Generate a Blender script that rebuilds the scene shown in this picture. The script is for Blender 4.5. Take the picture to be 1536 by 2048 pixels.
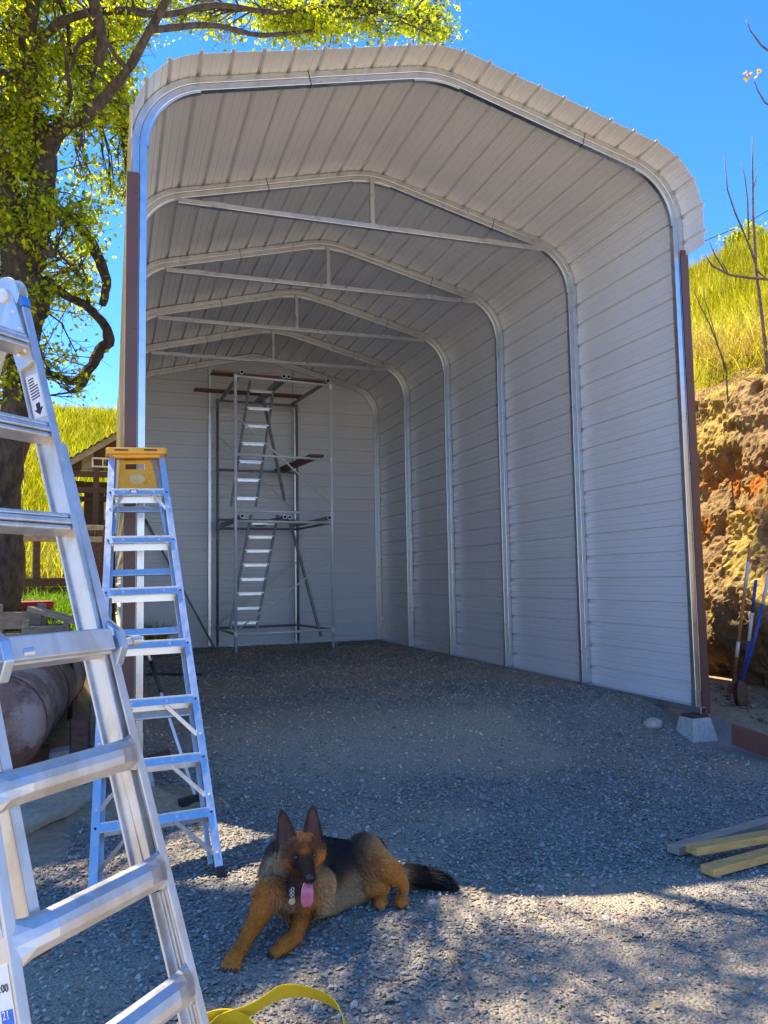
import bpy, bmesh, math, random
import numpy as np
from mathutils import Vector, Matrix, noise as mnoise
for o in list(bpy.data.objects): bpy.data.objects.remove(o)
sc = bpy.context.scene
COL = sc.collection
RNG = np.random.default_rng(7); random.seed(7)

# ------------------------------------------------------------------ camera
FOC = 1591.53                                   # focal length in photo pixels (1536 x 2048)
CAM = np.array([-0.1899, -6.6564, 1.3379])
YAW, PIT, ROL = 0.3311, 0.0826, -0.0170
_f = np.array([math.sin(YAW)*math.cos(PIT), math.cos(YAW)*math.cos(PIT), math.sin(PIT)])
_r = np.array([math.cos(YAW), -math.sin(YAW), 0.0]); _u = np.cross(_r, _f)
CR = math.cos(ROL)*_r + math.sin(ROL)*_u; CU = -math.sin(ROL)*_r + math.cos(ROL)*_u
cd = bpy.data.cameras.new('camera'); cam = bpy.data.objects.new('camera', cd); COL.objects.link(cam)
cd.sensor_fit = 'VERTICAL'; cd.sensor_height = 24.0; cd.sensor_width = 18.0; cd.lens = FOC/2048*24.0
cd.clip_start = 0.05; cd.clip_end = 2000
cam.matrix_world = Matrix(((CR[0], CU[0], -_f[0], CAM[0]), (CR[1], CU[1], -_f[1], CAM[1]), (CR[2], CU[2], -_f[2], CAM[2]), (0, 0, 0, 1)))
sc.camera = cam
def ray(px, py): return _f + (px-768)/FOC*CR + (1024-py)/FOC*CU
def A(px, py, D): return Vector(CAM + D*ray(px, py))                 # survey helper: a point at depth D
def GZ(px, py, z):
    d = ray(px, py); return Vector(CAM + (z-CAM[2])/d[2]*d)
def OY(px, py, y):
    d = ray(px, py); return Vector(CAM + (y-CAM[1])/d[1]*d)

# ------------------------------------------------------------------ sky, sun, exposure
SUN_EL, SUN_AZ = math.radians(61), math.radians(-38)        # azimuth measured from +y towards +x
w = bpy.data.worlds.new('World'); sc.world = w; w.use_nodes = True
nt = w.node_tree; bg = nt.nodes['Background']
sky = nt.nodes.new('ShaderNodeTexSky'); sky.sky_type = 'NISHITA'; sky.sun_disc = False
sky.sun_elevation = SUN_EL; sky.sun_rotation = SUN_AZ; sky.altitude = 1500; sky.air_density = 1.0; sky.dust_density = 0.1; sky.ozone_density = 5.0
hs = nt.nodes.new('ShaderNodeHueSaturation'); hs.inputs['Saturation'].default_value = 1.25; tint = nt.nodes.new('ShaderNodeMixRGB'); tint.blend_type = 'MULTIPLY'; tint.inputs[0].default_value = 1.0; tint.inputs[2].default_value = (1.0, .94, 1.02, 1); nt.links.new(sky.outputs[0], tint.inputs[1]); nt.links.new(tint.outputs[0], hs.inputs['Color'])
nt.links.new(hs.outputs[0], bg.inputs[0]); bg.inputs[1].default_value = 0.135
ld = bpy.data.lights.new('sun', 'SUN'); sun = bpy.data.objects.new('sun', ld); COL.objects.link(sun)
ld.energy = 4.7; ld.angle = math.radians(0.53); ld.color = (1.0, 0.88, 0.68)
TOSUN = Vector((math.sin(SUN_AZ)*math.cos(SUN_EL), math.cos(SUN_AZ)*math.cos(SUN_EL), math.sin(SUN_EL)))
sun.rotation_euler = (-TOSUN).to_track_quat('-Z', 'Y').to_euler(); sun.location = (-6, 14, 30)
sc.view_settings.view_transform = 'Standard'; sc.view_settings.look = 'None'
sc.view_settings.gamma = 1.0; sc.view_settings.use_curve_mapping = False
sc.view_settings.exposure = 1.55
sc.render.engine = 'CYCLES'
sc.cycles.use_denoising = True
sc.cycles.max_bounces = 8; sc.cycles.diffuse_bounces = 5; sc.cycles.glossy_bounces = 4; sc.cycles.transmission_bounces = 4
sc.cycles.transparent_max_bounces = 4; sc.cycles.caustics_reflective = True; sc.cycles.sample_clamp_indirect = 6

# ------------------------------------------------------------------ helpers
def lin(c): return tuple(((v/12.92) if v <= .04045 else ((v+.055)/1.055)**2.4) for v in c)
MATS = {}
def mat(name, c1, c2=None, rough=0.6, metal=0.0, scale=8.0, detail=5.0, bump=0.0, bscale=None, stretch=(1,1,1), spec=0.5, c3=None, attr=None, coords='Object', fac=(0.35,0.65), rvar=0.0, bdist=0.01):
    m = bpy.data.materials.new(name); MATS[name] = m; m.use_nodes = True
    n, l = m.node_tree.nodes, m.node_tree.links
    p = n['Principled BSDF']; p.inputs['Roughness'].default_value = rough; p.inputs['Metallic'].default_value = metal
    p.inputs['Specular IOR Level'].default_value = spec
    tc = n.new('ShaderNodeTexCoord'); mp = n.new('ShaderNodeMapping'); l.new(tc.outputs[coords], mp.inputs[0]); mp.inputs['Scale'].default_value = stretch
    c2 = c2 or tuple(min(1, v*1.15) for v in c1)
    nz = n.new('ShaderNodeTexNoise'); nz.inputs['Scale'].default_value = scale; nz.inputs['Detail'].default_value = detail; nz.inputs['Roughness'].default_value = 0.62
    l.new(mp.outputs[0], nz.inputs['Vector'])
    rp = n.new('ShaderNodeValToRGB'); e = rp.color_ramp.elements
    e[0].position, e[1].position = fac; e[0].color = (*c1, 1); e[1].color = (*c2, 1)
    l.new(nz.outputs['Fac'], rp.inputs[0]); out = rp.outputs[0]
    if c3:
        n3 = n.new('ShaderNodeTexNoise'); n3.inputs['Scale'].default_value = scale*.31; n3.inputs['Detail'].default_value = 6; n3.inputs['Roughness'].default_value = 0.7
        l.new(mp.outputs[0], n3.inputs['Vector'])
        r3 = n.new('ShaderNodeValToRGB'); r3.color_ramp.elements[0].position = .5; r3.color_ramp.elements[1].position = .62
        l.new(n3.outputs['Fac'], r3.inputs[0])
        mx = n.new('ShaderNodeMixRGB'); l.new(r3.outputs[0], mx.inputs[0]); l.new(out, mx.inputs[1]); mx.inputs[2].default_value = (*c3, 1); out = mx.outputs[0]
    if attr:
        at = n.new('ShaderNodeAttribute'); at.attribute_name = attr
        mx = n.new('ShaderNodeMixRGB'); mx.blend_type = 'MULTIPLY'; mx.inputs[0].default_value = 1; l.new(at.outputs['Color'], mx.inputs[1]); l.new(out, mx.inputs[2]); out = mx.outputs[0]
    l.new(out, p.inputs['Base Color'])
    if rvar:
        mr = n.new('ShaderNodeMapRange'); mr.inputs['To Min'].default_value = max(.02, rough-rvar); mr.inputs['To Max'].default_value = rough+rvar
        mr.inputs['From Min'].default_value = .3; mr.inputs['From Max'].default_value = .7
        l.new(nz.outputs['Fac'], mr.inputs[0]); l.new(mr.outputs[0], p.inputs['Roughness'])
    if bump:
        nb = n.new('ShaderNodeTexNoise'); nb.inputs['Scale'].default_value = bscale or scale*3; nb.inputs['Detail'].default_value = 6; nb.inputs['Roughness'].default_value = .7
        l.new(mp.outputs[0], nb.inputs['Vector'])
        b = n.new('ShaderNodeBump'); b.inputs['Strength'].default_value = bump; b.inputs['Distance'].default_value = bdist
        l.new(nb.outputs['Fac'], b.inputs['Height']); l.new(b.outputs[0], p.inputs['Normal'])
    return m

def npmesh(name, V, F, mats=(), smooth=False, mi=None, col=None):
    """V (n,3); F list/array of equal-size faces or list of lists"""
    me = bpy.data.meshes.new(name)
    V = np.asarray(V, np.float32)
    if isinstance(F, np.ndarray):
        k = F.shape[1]; nf = len(F)
        me.vertices.add(len(V)); me.vertices.foreach_set('co', V.ravel())
        me.loops.add(nf*k); me.loops.foreach_set('vertex_index', F.astype(np.int32).ravel())
        me.polygons.add(nf); me.polygons.foreach_set('loop_start', np.arange(0, nf*k, k, dtype=np.int32)); me.polygons.foreach_set('loop_total', np.full(nf, k, np.int32))
        me.update(calc_edges=True)
    else:
        me.from_pydata([tuple(map(float, v)) for v in V], [], F); me.update()
    for m in mats: me.materials.append(m)
    if mi is not None: me.polygons.foreach_set('material_index', np.asarray(mi, np.int32))
    me.polygons.foreach_set('use_smooth', np.full(len(me.polygons), bool(smooth)))
    if col is not None:
        a = me.color_attributes.new('tint', 'FLOAT_COLOR', 'POINT'); c = np.ones((len(V), 4), np.float32); c[:, :3] = col; a.data.foreach_set('color', c.ravel())
    return me

def link(name, me, parent=None, loc=None):
    o = bpy.data.objects.new(name, me); COL.objects.link(o)
    if parent: o.parent = parent
    if loc is not None: o.location = loc
    return o
def tag(o, label=None, cat=None, group=None, kind=None):
    if label: o['label'] = label
    if cat: o['category'] = cat
    if group: o['group'] = group
    if kind: o['kind'] = kind
    return o
def empty(name, loc=(0,0,0), label=None, cat=None, group=None):
    o = bpy.data.objects.new(name, None); COL.objects.link(o); o.location = loc; o.empty_display_size = .1
    return tag(o, label, cat, group)

class MB:
    """collects shapes in world coordinates; build() links them as one mesh object"""
    def __init__(s): s.V = []; s.F = []; s.M = []
    def add(s, V, F, mi=0):
        b = len(s.V); s.V += [tuple(v) for v in V]; s.F += [[i+b for i in f] for f in F]; s.M += [mi]*len(F); return s
    def hexa(s, P, mi=0):            # 8 points: bottom ring 0-3, top ring 4-7
        return s.add(P, [(3,2,1,0),(4,5,6,7),(0,1,5,4),(1,2,6,5),(2,3,7,6),(3,0,4,7)], mi)
    def box(s, lo, hi, mi=0):
        (a,b,c),(d,e,f) = lo, hi
        return s.hexa([(a,b,c),(d,b,c),(d,e,c),(a,e,c),(a,b,f),(d,b,f),(d,e,f),(a,e,f)], mi)
    def beam(s, p0, p1, wu, wv, u, mi=0, wu1=None, wv1=None):   # box from p0 to p1; u ~ width direction
        p0, p1, u = Vector(p0), Vector(p1), Vector(u); d = (p1-p0).normalized(); u = (u-d*u.dot(d)).normalized(); v = d.cross(u)
        wu1 = wu1 or wu; wv1 = wv1 or wv
        r = lambda c, a, b: [c-u*a/2-v*b/2, c+u*a/2-v*b/2, c+u*a/2+v*b/2, c-u*a/2+v*b/2]
        return s.hexa(r(p0, wu, wv)+r(p1, wu1, wv1), mi)
    def tube(s, pts, rad, n=8, mi=0, cap=True, jitter=0.0, inner=None):
        pts = [Vector(p) for p in pts]
        if not hasattr(rad, '__len__'): rad = [rad]*len(pts)
        b = len(s.V); ref = None
        for i, p in enumerate(pts):
            d = (pts[min(i+1, len(pts)-1)]-pts[max(i-1, 0)]).normalized()
            if ref is None: ref = Vector((0,0,1)) if abs(d.z) < .9 else Vector((1,0,0))
            u = (ref-d*ref.dot(d)).normalized(); v = d.cross(u); ref = u
            for k in range(n):
                a = 2*math.pi*k/n; rr = rad[i]*(1+(random.uniform(-jitter, jitter) if jitter else 0))
                s.V.append(tuple(p+u*math.cos(a)*rr+v*math.sin(a)*rr))
        for i in range(len(pts)-1):
            for k in range(n):
                s.F.append([b+i*n+k, b+i*n+(k+1) % n, b+(i+1)*n+(k+1) % n, b+(i+1)*n+k]); s.M.append(mi)
        if cap:
            s.F.append([b+k for k in range(n)][::-1]); s.M.append(mi)
            s.F.append([b+(len(pts)-1)*n+k for k in range(n)]); s.M.append(mi)
        return s
    def sweep(s, path, prof, mi=0, cap=True):
        """path: list of (origin, u, v) frames; prof: list of (a,b)"""
        b = len(s.V); n = len(prof)
        for o, u, v in path:
            for a_, b_ in prof: s.V.append(tuple(Vector(o)+Vector(u)*a_+Vector(v)*b_))
        for i in range(len(path)-1):
            for k in range(n):
                s.F.append([b+i*n+k, b+i*n+(k+1) % n, b+(i+1)*n+(k+1) % n, b+(i+1)*n+k]); s.M.append(mi)
        if cap:
            s.F.append([b+k for k in range(n)][::-1]); s.M.append(mi); s.F.append([b+(len(path)-1)*n+k for k in range(n)]); s.M.append(mi)
        return s
    def prism(s, poly, d, mi=0):     # poly: 3d points, extruded along d
        n = len(poly); P = [Vector(p) for p in poly]; Q = [p+Vector(d) for p in P]
        return s.add(P+Q, [list(range(n))[::-1], list(range(n, 2*n))]+[[i, (i+1) % n, n+(i+1) % n, n+i] for i in range(n)], mi)
    def build(s, name, m, parent=None, smooth=False, bevel=0.0, origin=None, fixn=True, seg=2):
        mats = m if isinstance(m, (list, tuple)) else [m]
        V = np.array(s.V, np.float32)
        off = np.zeros(3) if origin is None else np.array(origin)
        if parent is not None:
            pl = parent
            while pl is not None: off = off+np.array(pl.location); pl = pl.parent
        me = bpy.data.meshes.new(name); me.from_pydata((V-off).tolist(), [], s.F)
        for q in mats: me.materials.append(q)
        me.polygons.foreach_set('material_index', s.M)
        if fixn:
            bm = bmesh.new(); bm.from_mesh(me); bmesh.ops.recalc_face_normals(bm, faces=bm.faces); bm.to_mesh(me); bm.free()
        me.polygons.foreach_set('use_smooth', [bool(smooth)]*len(me.polygons)); me.update()
        o = link(name, me, parent)
        if origin is not None: o.location = origin
        if bevel:
            b = o.modifiers.new('bevel', 'BEVEL'); b.width = bevel; b.segments = seg; b.limit_method = 'ANGLE'; b.angle_limit = math.radians(40)
        return o
def split_loose(o):
    """one object per separate piece, under the same parent"""
    bm = bmesh.new(); bm.from_mesh(o.data); seen = set(); groups = []
    for v in bm.verts:
        if v in seen: continue
        st = [v]; seen.add(v); g = []
        while st:
            a = st.pop(); g.append(a)
            for e in a.link_edges:
                b = e.other_vert(a)
                if b not in seen: seen.add(b); st.append(b)
        groups.append({a.index for a in g})
    bm.free()
    if len(groups) < 2: return
    me = o.data; polys = [(tuple(p.vertices), p.material_index, p.use_smooth) for p in me.polygons]; co = [tuple(v.co) for v in me.vertices]; which = {}
    for i, g in enumerate(groups):
        for a in g: which[a] = i
    buckets = [[] for _ in groups]
    for p in polys: buckets[which[p[0][0]]].append(p)
    for i, bk in enumerate(buckets):
        ids = sorted(groups[i]); mp = {a: j for j, a in enumerate(ids)}; m2 = bpy.data.meshes.new(me.name); m2.from_pydata([co[a] for a in ids], [], [[mp[a] for a in p[0]] for p in bk])
        for q in me.materials: m2.materials.append(q)
        m2.polygons.foreach_set('material_index', [p[1] for p in bk]); m2.polygons.foreach_set('use_smooth', [p[2] for p in bk]); m2.update()
        if i == 0: first = m2
        else:
            c = o.copy(); c.data = m2; COL.objects.link(c)
    o.data = first
def copy_tree(o, parent=None):
    c = o.copy(); COL.objects.link(c)
    if parent: c.parent = parent
    for ch in list(o.children): copy_tree(ch, c)
    return c
def sstep(t): t = np.clip(t, 0, 1); return t*t*(3-2*t)
def vnoise(x, y, s, seed=0):         # value noise, vectorised
    x = np.asarray(x)*s+seed*17.3; y = np.asarray(y)*s+seed*5.7
    xi, yi = np.floor(x), np.floor(y); fx, fy = sstep(x-xi), sstep(y-yi)
    h = lambda a, b: np.modf(np.abs(np.sin(a*127.1+b*311.7+seed)*43758.5453))[0]
    return (h(xi, yi)*(1-fx)+h(xi+1, yi)*fx)*(1-fy)+(h(xi, yi+1)*(1-fx)+h(xi+1, yi+1)*fx)*fy
def fbm(x, y, s, o=4, seed=0):
    t = 0; a = .5
    for i in range(o): t = t+a*vnoise(x, y, s, seed+i); s *= 2.03; a *= .5
    return t

# ------------------------------------------------------------------ materials
galv = mat('galvanised_steel', (.62,.635,.65), (.70,.71,.72), rough=.30, metal=1.0, scale=9, rvar=.04)
alum = mat('aluminium', (.68,.69,.70), (.78,.78,.78), rough=.38, metal=.92, scale=30, rvar=.06, stretch=(1,1,.3))
alum_worn = mat('worn_aluminium', (.60,.59,.575), (.70,.69,.675), rough=.46, metal=.85, scale=26, rvar=.08, c3=(.58,.54,.48), stretch=(1,1,.5))
panel_in = mat('panel_white_backing', (.755,.75,.735), (.785,.78,.765), rough=.30, scale=.7, spec=.6)
panel_out = mat('panel_tan_paint', (.55,.50,.40), (.60,.55,.45), rough=.30, scale=2.0, spec=.6)
brown_trim = mat('brown_trim_paint', (.115,.052,.040), (.135,.062,.048), rough=.42, scale=3)
dark = mat('dark_plastic', (.012,.012,.014), (.02,.02,.022), rough=.5)
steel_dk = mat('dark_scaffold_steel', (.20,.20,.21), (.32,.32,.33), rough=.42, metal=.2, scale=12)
steel = mat('scaffold_steel', (.74,.74,.75), (.84,.84,.85), rough=.32, metal=.1, scale=14)
yellow_pl = mat('yellow_plastic', (.78,.36,.02), (.85,.42,.03), rough=.5, scale=9, bump=.15)
concrete = mat('concrete', (.38,.36,.33), (.50,.48,.44), rough=.9, scale=24, bump=.4)
wood_new = mat('lumber', (.58,.29,.075), (.74,.41,.13), rough=.75, scale=5, stretch=(1,9,9), bump=.2)
wood_old = mat('weathered_wood', (.22,.17,.12), (.36,.29,.21), rough=.85, scale=6, stretch=(1,5,5), bump=.4)
wood_dk = mat('dark_timber', (.06,.03,.022), (.11,.055,.035), rough=.8, scale=6, stretch=(1,5,5), bump=.3)
wood_red = mat('redwood_plank', (.20,.075,.05), (.28,.11,.07), rough=.75, scale=6, stretch=(1,6,6), bump=.2)
bark = mat('oak_bark', (.035,.026,.020), (.12,.09,.068), rough=.95, scale=14, bump=1.0, bscale=26, stretch=(1,1,.45), bdist=.03)
# ------------------------------------------------------------------ terrain
def gh(x, y):
    x = np.asarray(x, float); y = np.asarray(y, float)
    pad = -.37+.335*sstep((y+.45)/1.55)
    lb = np.interp(y, [-20,-8,-3,-.2,2.5,4.1,6.3,9.5,12], [-.6,-.45,-.40,-.32,.42,.78,1.02,1.2,1.5])
    z = pad+(lb-pad)*sstep((-.22-x)/.55)
    hb = 1.3+.40*(y-11.5); hb = np.where(hb > 8.5, 8.5+1.6*np.tanh((hb-8.5)/6), hb)
    z = np.where(y > 10.6, z+(np.maximum(hb, z)-z)*sstep((y-10.6)/2.2), z)
    # dirt shelf and bank on the right
    z = z+sstep((x-5.85)/.3)*sstep((y+.15)/.5)*np.clip(-.12-z, 0, 1)
    u = .80*(x-7.5)+.17*(y-1.8); u = np.where(u > 3.2, 3.2+2.0*np.tanh((u-3.2)/3.2), u)
    zr = 3.95+u+.25*(fbm(x, y, .5, 3, 3)-.5)
    k = sstep((x-7.8)/.45)*sstep((y+4.5)/2.0)
    z = z+(np.maximum(zr, z)-z)*k
    z = z+.035*(fbm(x, y, 1.1, 3, 9)-.45)*sstep((-x-.3)/.6)+.012*(fbm(x, y, 1.7, 3, 4)-.5)
    return z
def axis(parts):
    out = []
    for a, b, n in parts: out += list(np.linspace(a, b, n, endpoint=False))
    return np.array(out+[parts[-1][1]])
gx = axis([(-160,-30,20),(-30,-6,40),(-6,7,130),(7,20,90),(20,60,30),(60,200,16)])
gy = axis([(-60,-8,16),(-8,13,190),(13,40,80),(40,80,24),(80,300,14)])
X, Y = np.meshgrid(gx, gy); Z = gh(X, Y)
nx, ny = len(gx), len(gy)
idx = np.arange(nx*ny).reshape(ny, nx)
F = np.stack([idx[:-1,:-1], idx[:-1,1:], idx[1:,1:], idx[1:,:-1]], -1).reshape(-1, 4)
V = np.stack([X, Y, Z], -1).reshape(-1, 3)
grass_w = np.clip(sstep((Y-9.0)/4.0)+sstep((X-7.9)/.3)*sstep((Y+5)/1)+sstep((-X-2.5)/2)*sstep((Y-4.5)/3), 0, 1)
dirt_w = sstep((-X-.12)/.5)*sstep((Y+1.6)/1.2)+sstep((X-5.75)/.2)*sstep((Y+.3)/.3)
patch = sstep((fbm(X, Y, .9, 4, 12)-.5)/.12)*dirt_w*sstep((-X-.4)/.4)
cg = np.array([.36,.33,.012]); cgr = np.array([.42,.35,.255]); cd_ = np.array([.36,.26,.15]); cp = np.array([.12,.16,.025])
c = cgr*np.ones(X.shape+(1,)); dw = np.clip(dirt_w, 0, 1)[..., None]; c = c*(1-dw)+cd_*dw
c = c*(1-.6*patch[..., None])+cp*.6*patch[..., None]
gc = cg*(0.72+.6*fbm(X, Y, .35, 4, 21))[..., None]*np.array([1,1,1])+np.array([.05,.0,.0])*(fbm(X, Y, .12, 3, 5)-.5)[..., None]
c = c*(1-grass_w[..., None])+gc*grass_w[..., None]
ground_m = mat('soil_and_turf', (.80,.80,.80), (1.12,1.12,1.12), rough=.95, scale=16, detail=10, attr='tint', bump=.7, bscale=42, bdist=.02, spec=.05)
g = link('ground', npmesh('ground', V, F, [ground_m], True, col=c.reshape(-1, 3))); tag(g, 'dirt yard rising to a yellow green grassy hill', kind='structure')

# gravel pad: its own sheet just above the soil
px_ = axis([(-2.2,5.9,150)]); py_ = axis([(-7.5,-4.5,30),(-4.5,10.4,220)])
X, Y = np.meshgrid(px_, py_); edge = .25*(fbm(X, Y, 1.3, 3, 31)-.5)
fade = np.maximum(sstep((-X-.35-edge*2)/.25)*sstep((Y+1.3+edge)/.4), 0)
Z = gh(X, Y)+.012+.012*(fbm(X, Y, 3.0, 3, 8)-.5)-.12*fade
idx = np.arange(X.size).reshape(X.shape); F = np.stack([idx[:-1,:-1], idx[:-1,1:], idx[1:,1:], idx[1:,:-1]], -1).reshape(-1, 4)
dust = fbm(X, Y, .55, 4, 41)
dust_at = lambda x, y: np.clip((fbm(x, y, .55, 4, 41)-.43)/.14+.9*sstep((.35-np.hypot((np.asarray(x)-2.4)/2.6, (np.asarray(y)+2.9)/1.5))/.35)+.35*sstep((-np.asarray(y)-3.2)/.8)+.55*sstep((np.asarray(x)-.9)/1.2)*sstep((-np.asarray(y)-1.3)/1.2), 0, 1)
dd = dust_at(X, Y)[..., None]
c = np.array([.35,.315,.265])*(1-dd)+np.array([.47,.39,.285])*dd
m = mat('gravel', (.55,.55,.55), (1.15,1.15,1.15), rough=.95, scale=75, detail=4, attr='tint', spec=.2, fac=(.3,.7))
n, l = m.node_tree.nodes, m.node_tree.links            # crushed-stone relief: voronoi cells
tc = n.new('ShaderNodeTexCoord'); vo = n.new('ShaderNodeTexVoronoi'); vo.inputs['Scale'].default_value = 62; l.new(tc.outputs['Object'], vo.inputs['Vector'])
b = n.new('ShaderNodeBump'); b.inputs['Strength'].default_value = 1.0; b.inputs['Distance'].default_value = .018; b.invert = True
l.new(vo.outputs['Distance'], b.inputs['Height']); l.new(b.outputs[0], n['Principled BSDF'].inputs['Normal'])
pad = link('gravel_pad', npmesh('gravel_pad', np.stack([X, Y, Z], -1).reshape(-1, 3), F, [m], True, col=c.reshape(-1, 3))); tag(pad, 'grey crushed gravel pad under and before the carport', kind='structure')

# loose crushed stones: real geometry
def stone_proto(seed):
    r = np.random.default_rng(seed)
    v = np.array([(1,0,0),(-1,0,0),(0,1,0),(0,-1,0),(0,0,1),(0,0,-1),(.6,.6,.5),(-.6,.6,.45),(-.6,-.6,.5),(.6,-.6,.4)], float)+r.uniform(-.22,.22,(10,3))
    bm = bmesh.new()
    for p in v: bm.verts.new(p)
    bmesh.ops.convex_hull(bm, input=bm.verts[:]); bmesh.ops.delete(bm, geom=[q for q in bm.verts if not q.link_faces], context='VERTS')
    bm.verts.index_update(); out = (np.array([q.co[:] for q in bm.verts]), np.array([[q.index for q in f.verts] for f in bm.faces])); bm.free(); return out
PROT = [stone_proto(i) for i in range(8)]
def scatter(name, P, S, mats, cols, label, flat=.62, parent=None, kind='stuff'):
    Vs, Fs, Cs = [], [], []; base = 0; k = RNG.integers(0, len(PROT), len(P))
    for q, (pv, pf) in enumerate(PROT):
        sel = np.where(k == q)[0]
        if not len(sel): continue
        m_ = len(sel); a = RNG.uniform(0, 2*np.pi, m_); t = RNG.uniform(-.5, .5, (m_, 2)); sc3 = S[sel][:, None]*RNG.uniform(.65, 1.25, (m_, 3)); sc3[:, 2] *= flat
        v = pv[None]*sc3[:, None, :]
        v[..., 2] += v[..., 0]*t[:, :1]+v[..., 1]*t[:, 1:]
        ca, sa = np.cos(a)[:, None], np.sin(a)[:, None]
        x = v[..., 0]*ca-v[..., 1]*sa; y = v[..., 0]*sa+v[..., 1]*ca
        v = np.stack([x, y, v[..., 2]], -1)+P[sel][:, None, :]
        Vs.append(v.reshape(-1, 3)); Fs.append((pf[None]+(np.arange(m_)*len(pv))[:, None, None]).reshape(-1, 3)+base); base += m_*len(pv)
        Cs.append(np.repeat(cols[sel], len(pv), 0))
    o = link(name, npmesh(name, np.concatenate(Vs), np.concatenate(Fs), mats, False, col=np.concatenate(Cs)), parent)
    return tag(o, label, kind=kind)
stone_m = mat('crushed_stone', (.75,.75,.75), (1.15,1.15,1.15), rough=.9, scale=60, attr='tint', spec=.25)
def pick(nn, x0, x1, y0, y1, dmin):
    x = RNG.uniform(x0, x1, nn); y = RNG.uniform(y0, y1, nn); keep = RNG.uniform(0, 1, nn) < (1-dust_at(x, y)*(1-dmin))
    keep &= ~((x < -.45) & (y > -1.35)); return x[keep], y[keep]
xs, ys, ss = [], [], []
for nn, x0, x1, y0, y1, dm, s0, s1 in ((17000,-1.3,1.9,-4.6,-2.9,.22,.005,.014),(17000,1.5,5,-4.6,-2.9,.22,.004,.011),(26000,-1.3,5.6,-2.9,-1.0,.25,.006,.0145),(13000,-.4,5.3,-1.0,1.5,.35,.009,.018),(900,-.9,5.2,-4.3,.5,.7,.012,.022),(9000,.1,5.3,1.5,5.0,.4,.011,.020),(11000,.05,5.38,4.5,10.1,.6,.013,.024)):
    x, y = pick(nn, x0, x1, y0, y1, dm); xs.append(x); ys.append(y); ss.append(s0+(s1-s0)*RNG.uniform(0, 1, len(x))**1.6)
xs, ys, ss = map(np.concatenate, (xs, ys, ss))
zz = gh(xs, ys)+.012+.25*ss
tone = RNG.uniform(.6, 1.35, len(xs))[:, None]*np.where(RNG.uniform(0, 1, len(xs)) < .15, 1.35, 1.0)[:, None]
warm = dust_at(xs, ys)[:, None]
scatter('gravel_stones', np.stack([xs, ys, zz], -1), ss, [stone_m], tone*(np.array([.325,.285,.232])*(1-warm)+np.array([.43,.355,.26])*warm), 'loose crushed grey stones strewn over the gravel pad')

# fallen oak leaves on the gravel
def fallen():
    n = 420; x = RNG.uniform(-1.2, 5.0, n); y = RNG.uniform(-4.6, -.4, n); z = gh(x, y)+.026; a = RNG.uniform(0, 6.28, n); L = RNG.uniform(.012, .026, n)
    d = np.stack([np.cos(a), np.sin(a), RNG.uniform(-.15, .35, n)], -1)*L[:, None]; s = np.stack([-np.sin(a), np.cos(a), RNG.uniform(-.3, .3, n)], -1)*(L*.42)[:, None]; p = np.stack([x, y, z], -1)
    v = np.stack([p-d, p+s, p+d, p-s], 1).reshape(-1, 3); f = np.arange(n*4).reshape(-1, 4); c = np.array([.40,.27,.11])*RNG.uniform(.5, 1.5, (n, 1))
    tag(link('fallen_leaves', npmesh('fallen_leaves', v, f, [stone_m], False, col=np.repeat(c, 4, 0))), 'small dry brown leaves scattered over the gravel', kind='stuff')
fallen()
# rock bank on the right
yy = axis([(-4,-.5,12),(-.5,3.2,105),(3.2,12,24)]); zz = np.concatenate([np.linspace(-.45, 4.6, 130)])
Yc, Zc = np.meshgrid(yy, zz); t = (Zc+.45)/5.05
Pc = np.zeros(Yc.shape+(3,))
for i in range(Yc.shape[0]):
    for j in range(Yc.shape[1]):
        y, z = Yc[i, j], Zc[i, j]
        d = mnoise.fractal((y*.8, z*.7, 3.1), 1.0, 2.0, 3)
        rg = mnoise.ridged_multi_fractal((y*2.2+5, z*1.1, 8.0), 1.0, 2.1, 6, 1.0, 2.0)
        f2 = mnoise.fractal((y*6, z*5, 1.0), .7, 2.1, 6)
        f3 = mnoise.fractal((y*22, z*16, 4.0), .6, 2.0, 4)
        ce = mnoise.voronoi((y*3.1+.5*f2, z*2.7+.4*f2, 2.0))[0]; hole = mnoise.noise((y*1.7, z*1.6, 9.0))
        pocket = float(sstep((.34-ce[0])/.16))*float(sstep((hole-.02)/.16))
        ledge = math.sin(z*7.0+3.5*d+1.2*f2)*.02
        off = .16*d-.035*rg+.055*f2+.018*f3+ledge-.20*pocket
        und = .22*float(sstep((.55-z+.25*d)/.5))+.26*float(sstep((y-1.42-.25*d-.1*f2)/.16))*float(sstep((3.1-z)/.8))
        xx = 6.92+.85*max(0, (z-.7)/3.4)**1.2-off+und
        if z > 3.8: xx += (z-3.8)*1.3
        Pc[i, j] = (xx, y, z+.02*f2)
idx = np.arange(Yc.size).reshape(Yc.shape); F = np.stack([idx[:-1,1:], idx[:-1,:-1], idx[1:,:-1], idx[1:,1:]], -1).reshape(-1, 4)
n1 = fbm(Yc*1.0, Zc*1.0, 1.4, 4, 51); n2 = fbm(Yc, Zc, 2.3, 4, 61); n3 = fbm(Yc, Zc, 5.0, 3, 77)
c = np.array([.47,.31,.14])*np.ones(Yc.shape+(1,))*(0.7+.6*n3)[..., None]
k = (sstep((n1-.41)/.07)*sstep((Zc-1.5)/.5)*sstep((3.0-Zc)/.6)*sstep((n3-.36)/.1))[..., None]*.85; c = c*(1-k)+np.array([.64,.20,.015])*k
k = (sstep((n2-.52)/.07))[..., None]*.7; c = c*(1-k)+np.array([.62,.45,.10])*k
k = (sstep((1.2-Zc+.6*(n1-.5))/.5))[..., None]*.75; c = c*(1-k)+np.array([.15,.105,.065])*k
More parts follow.
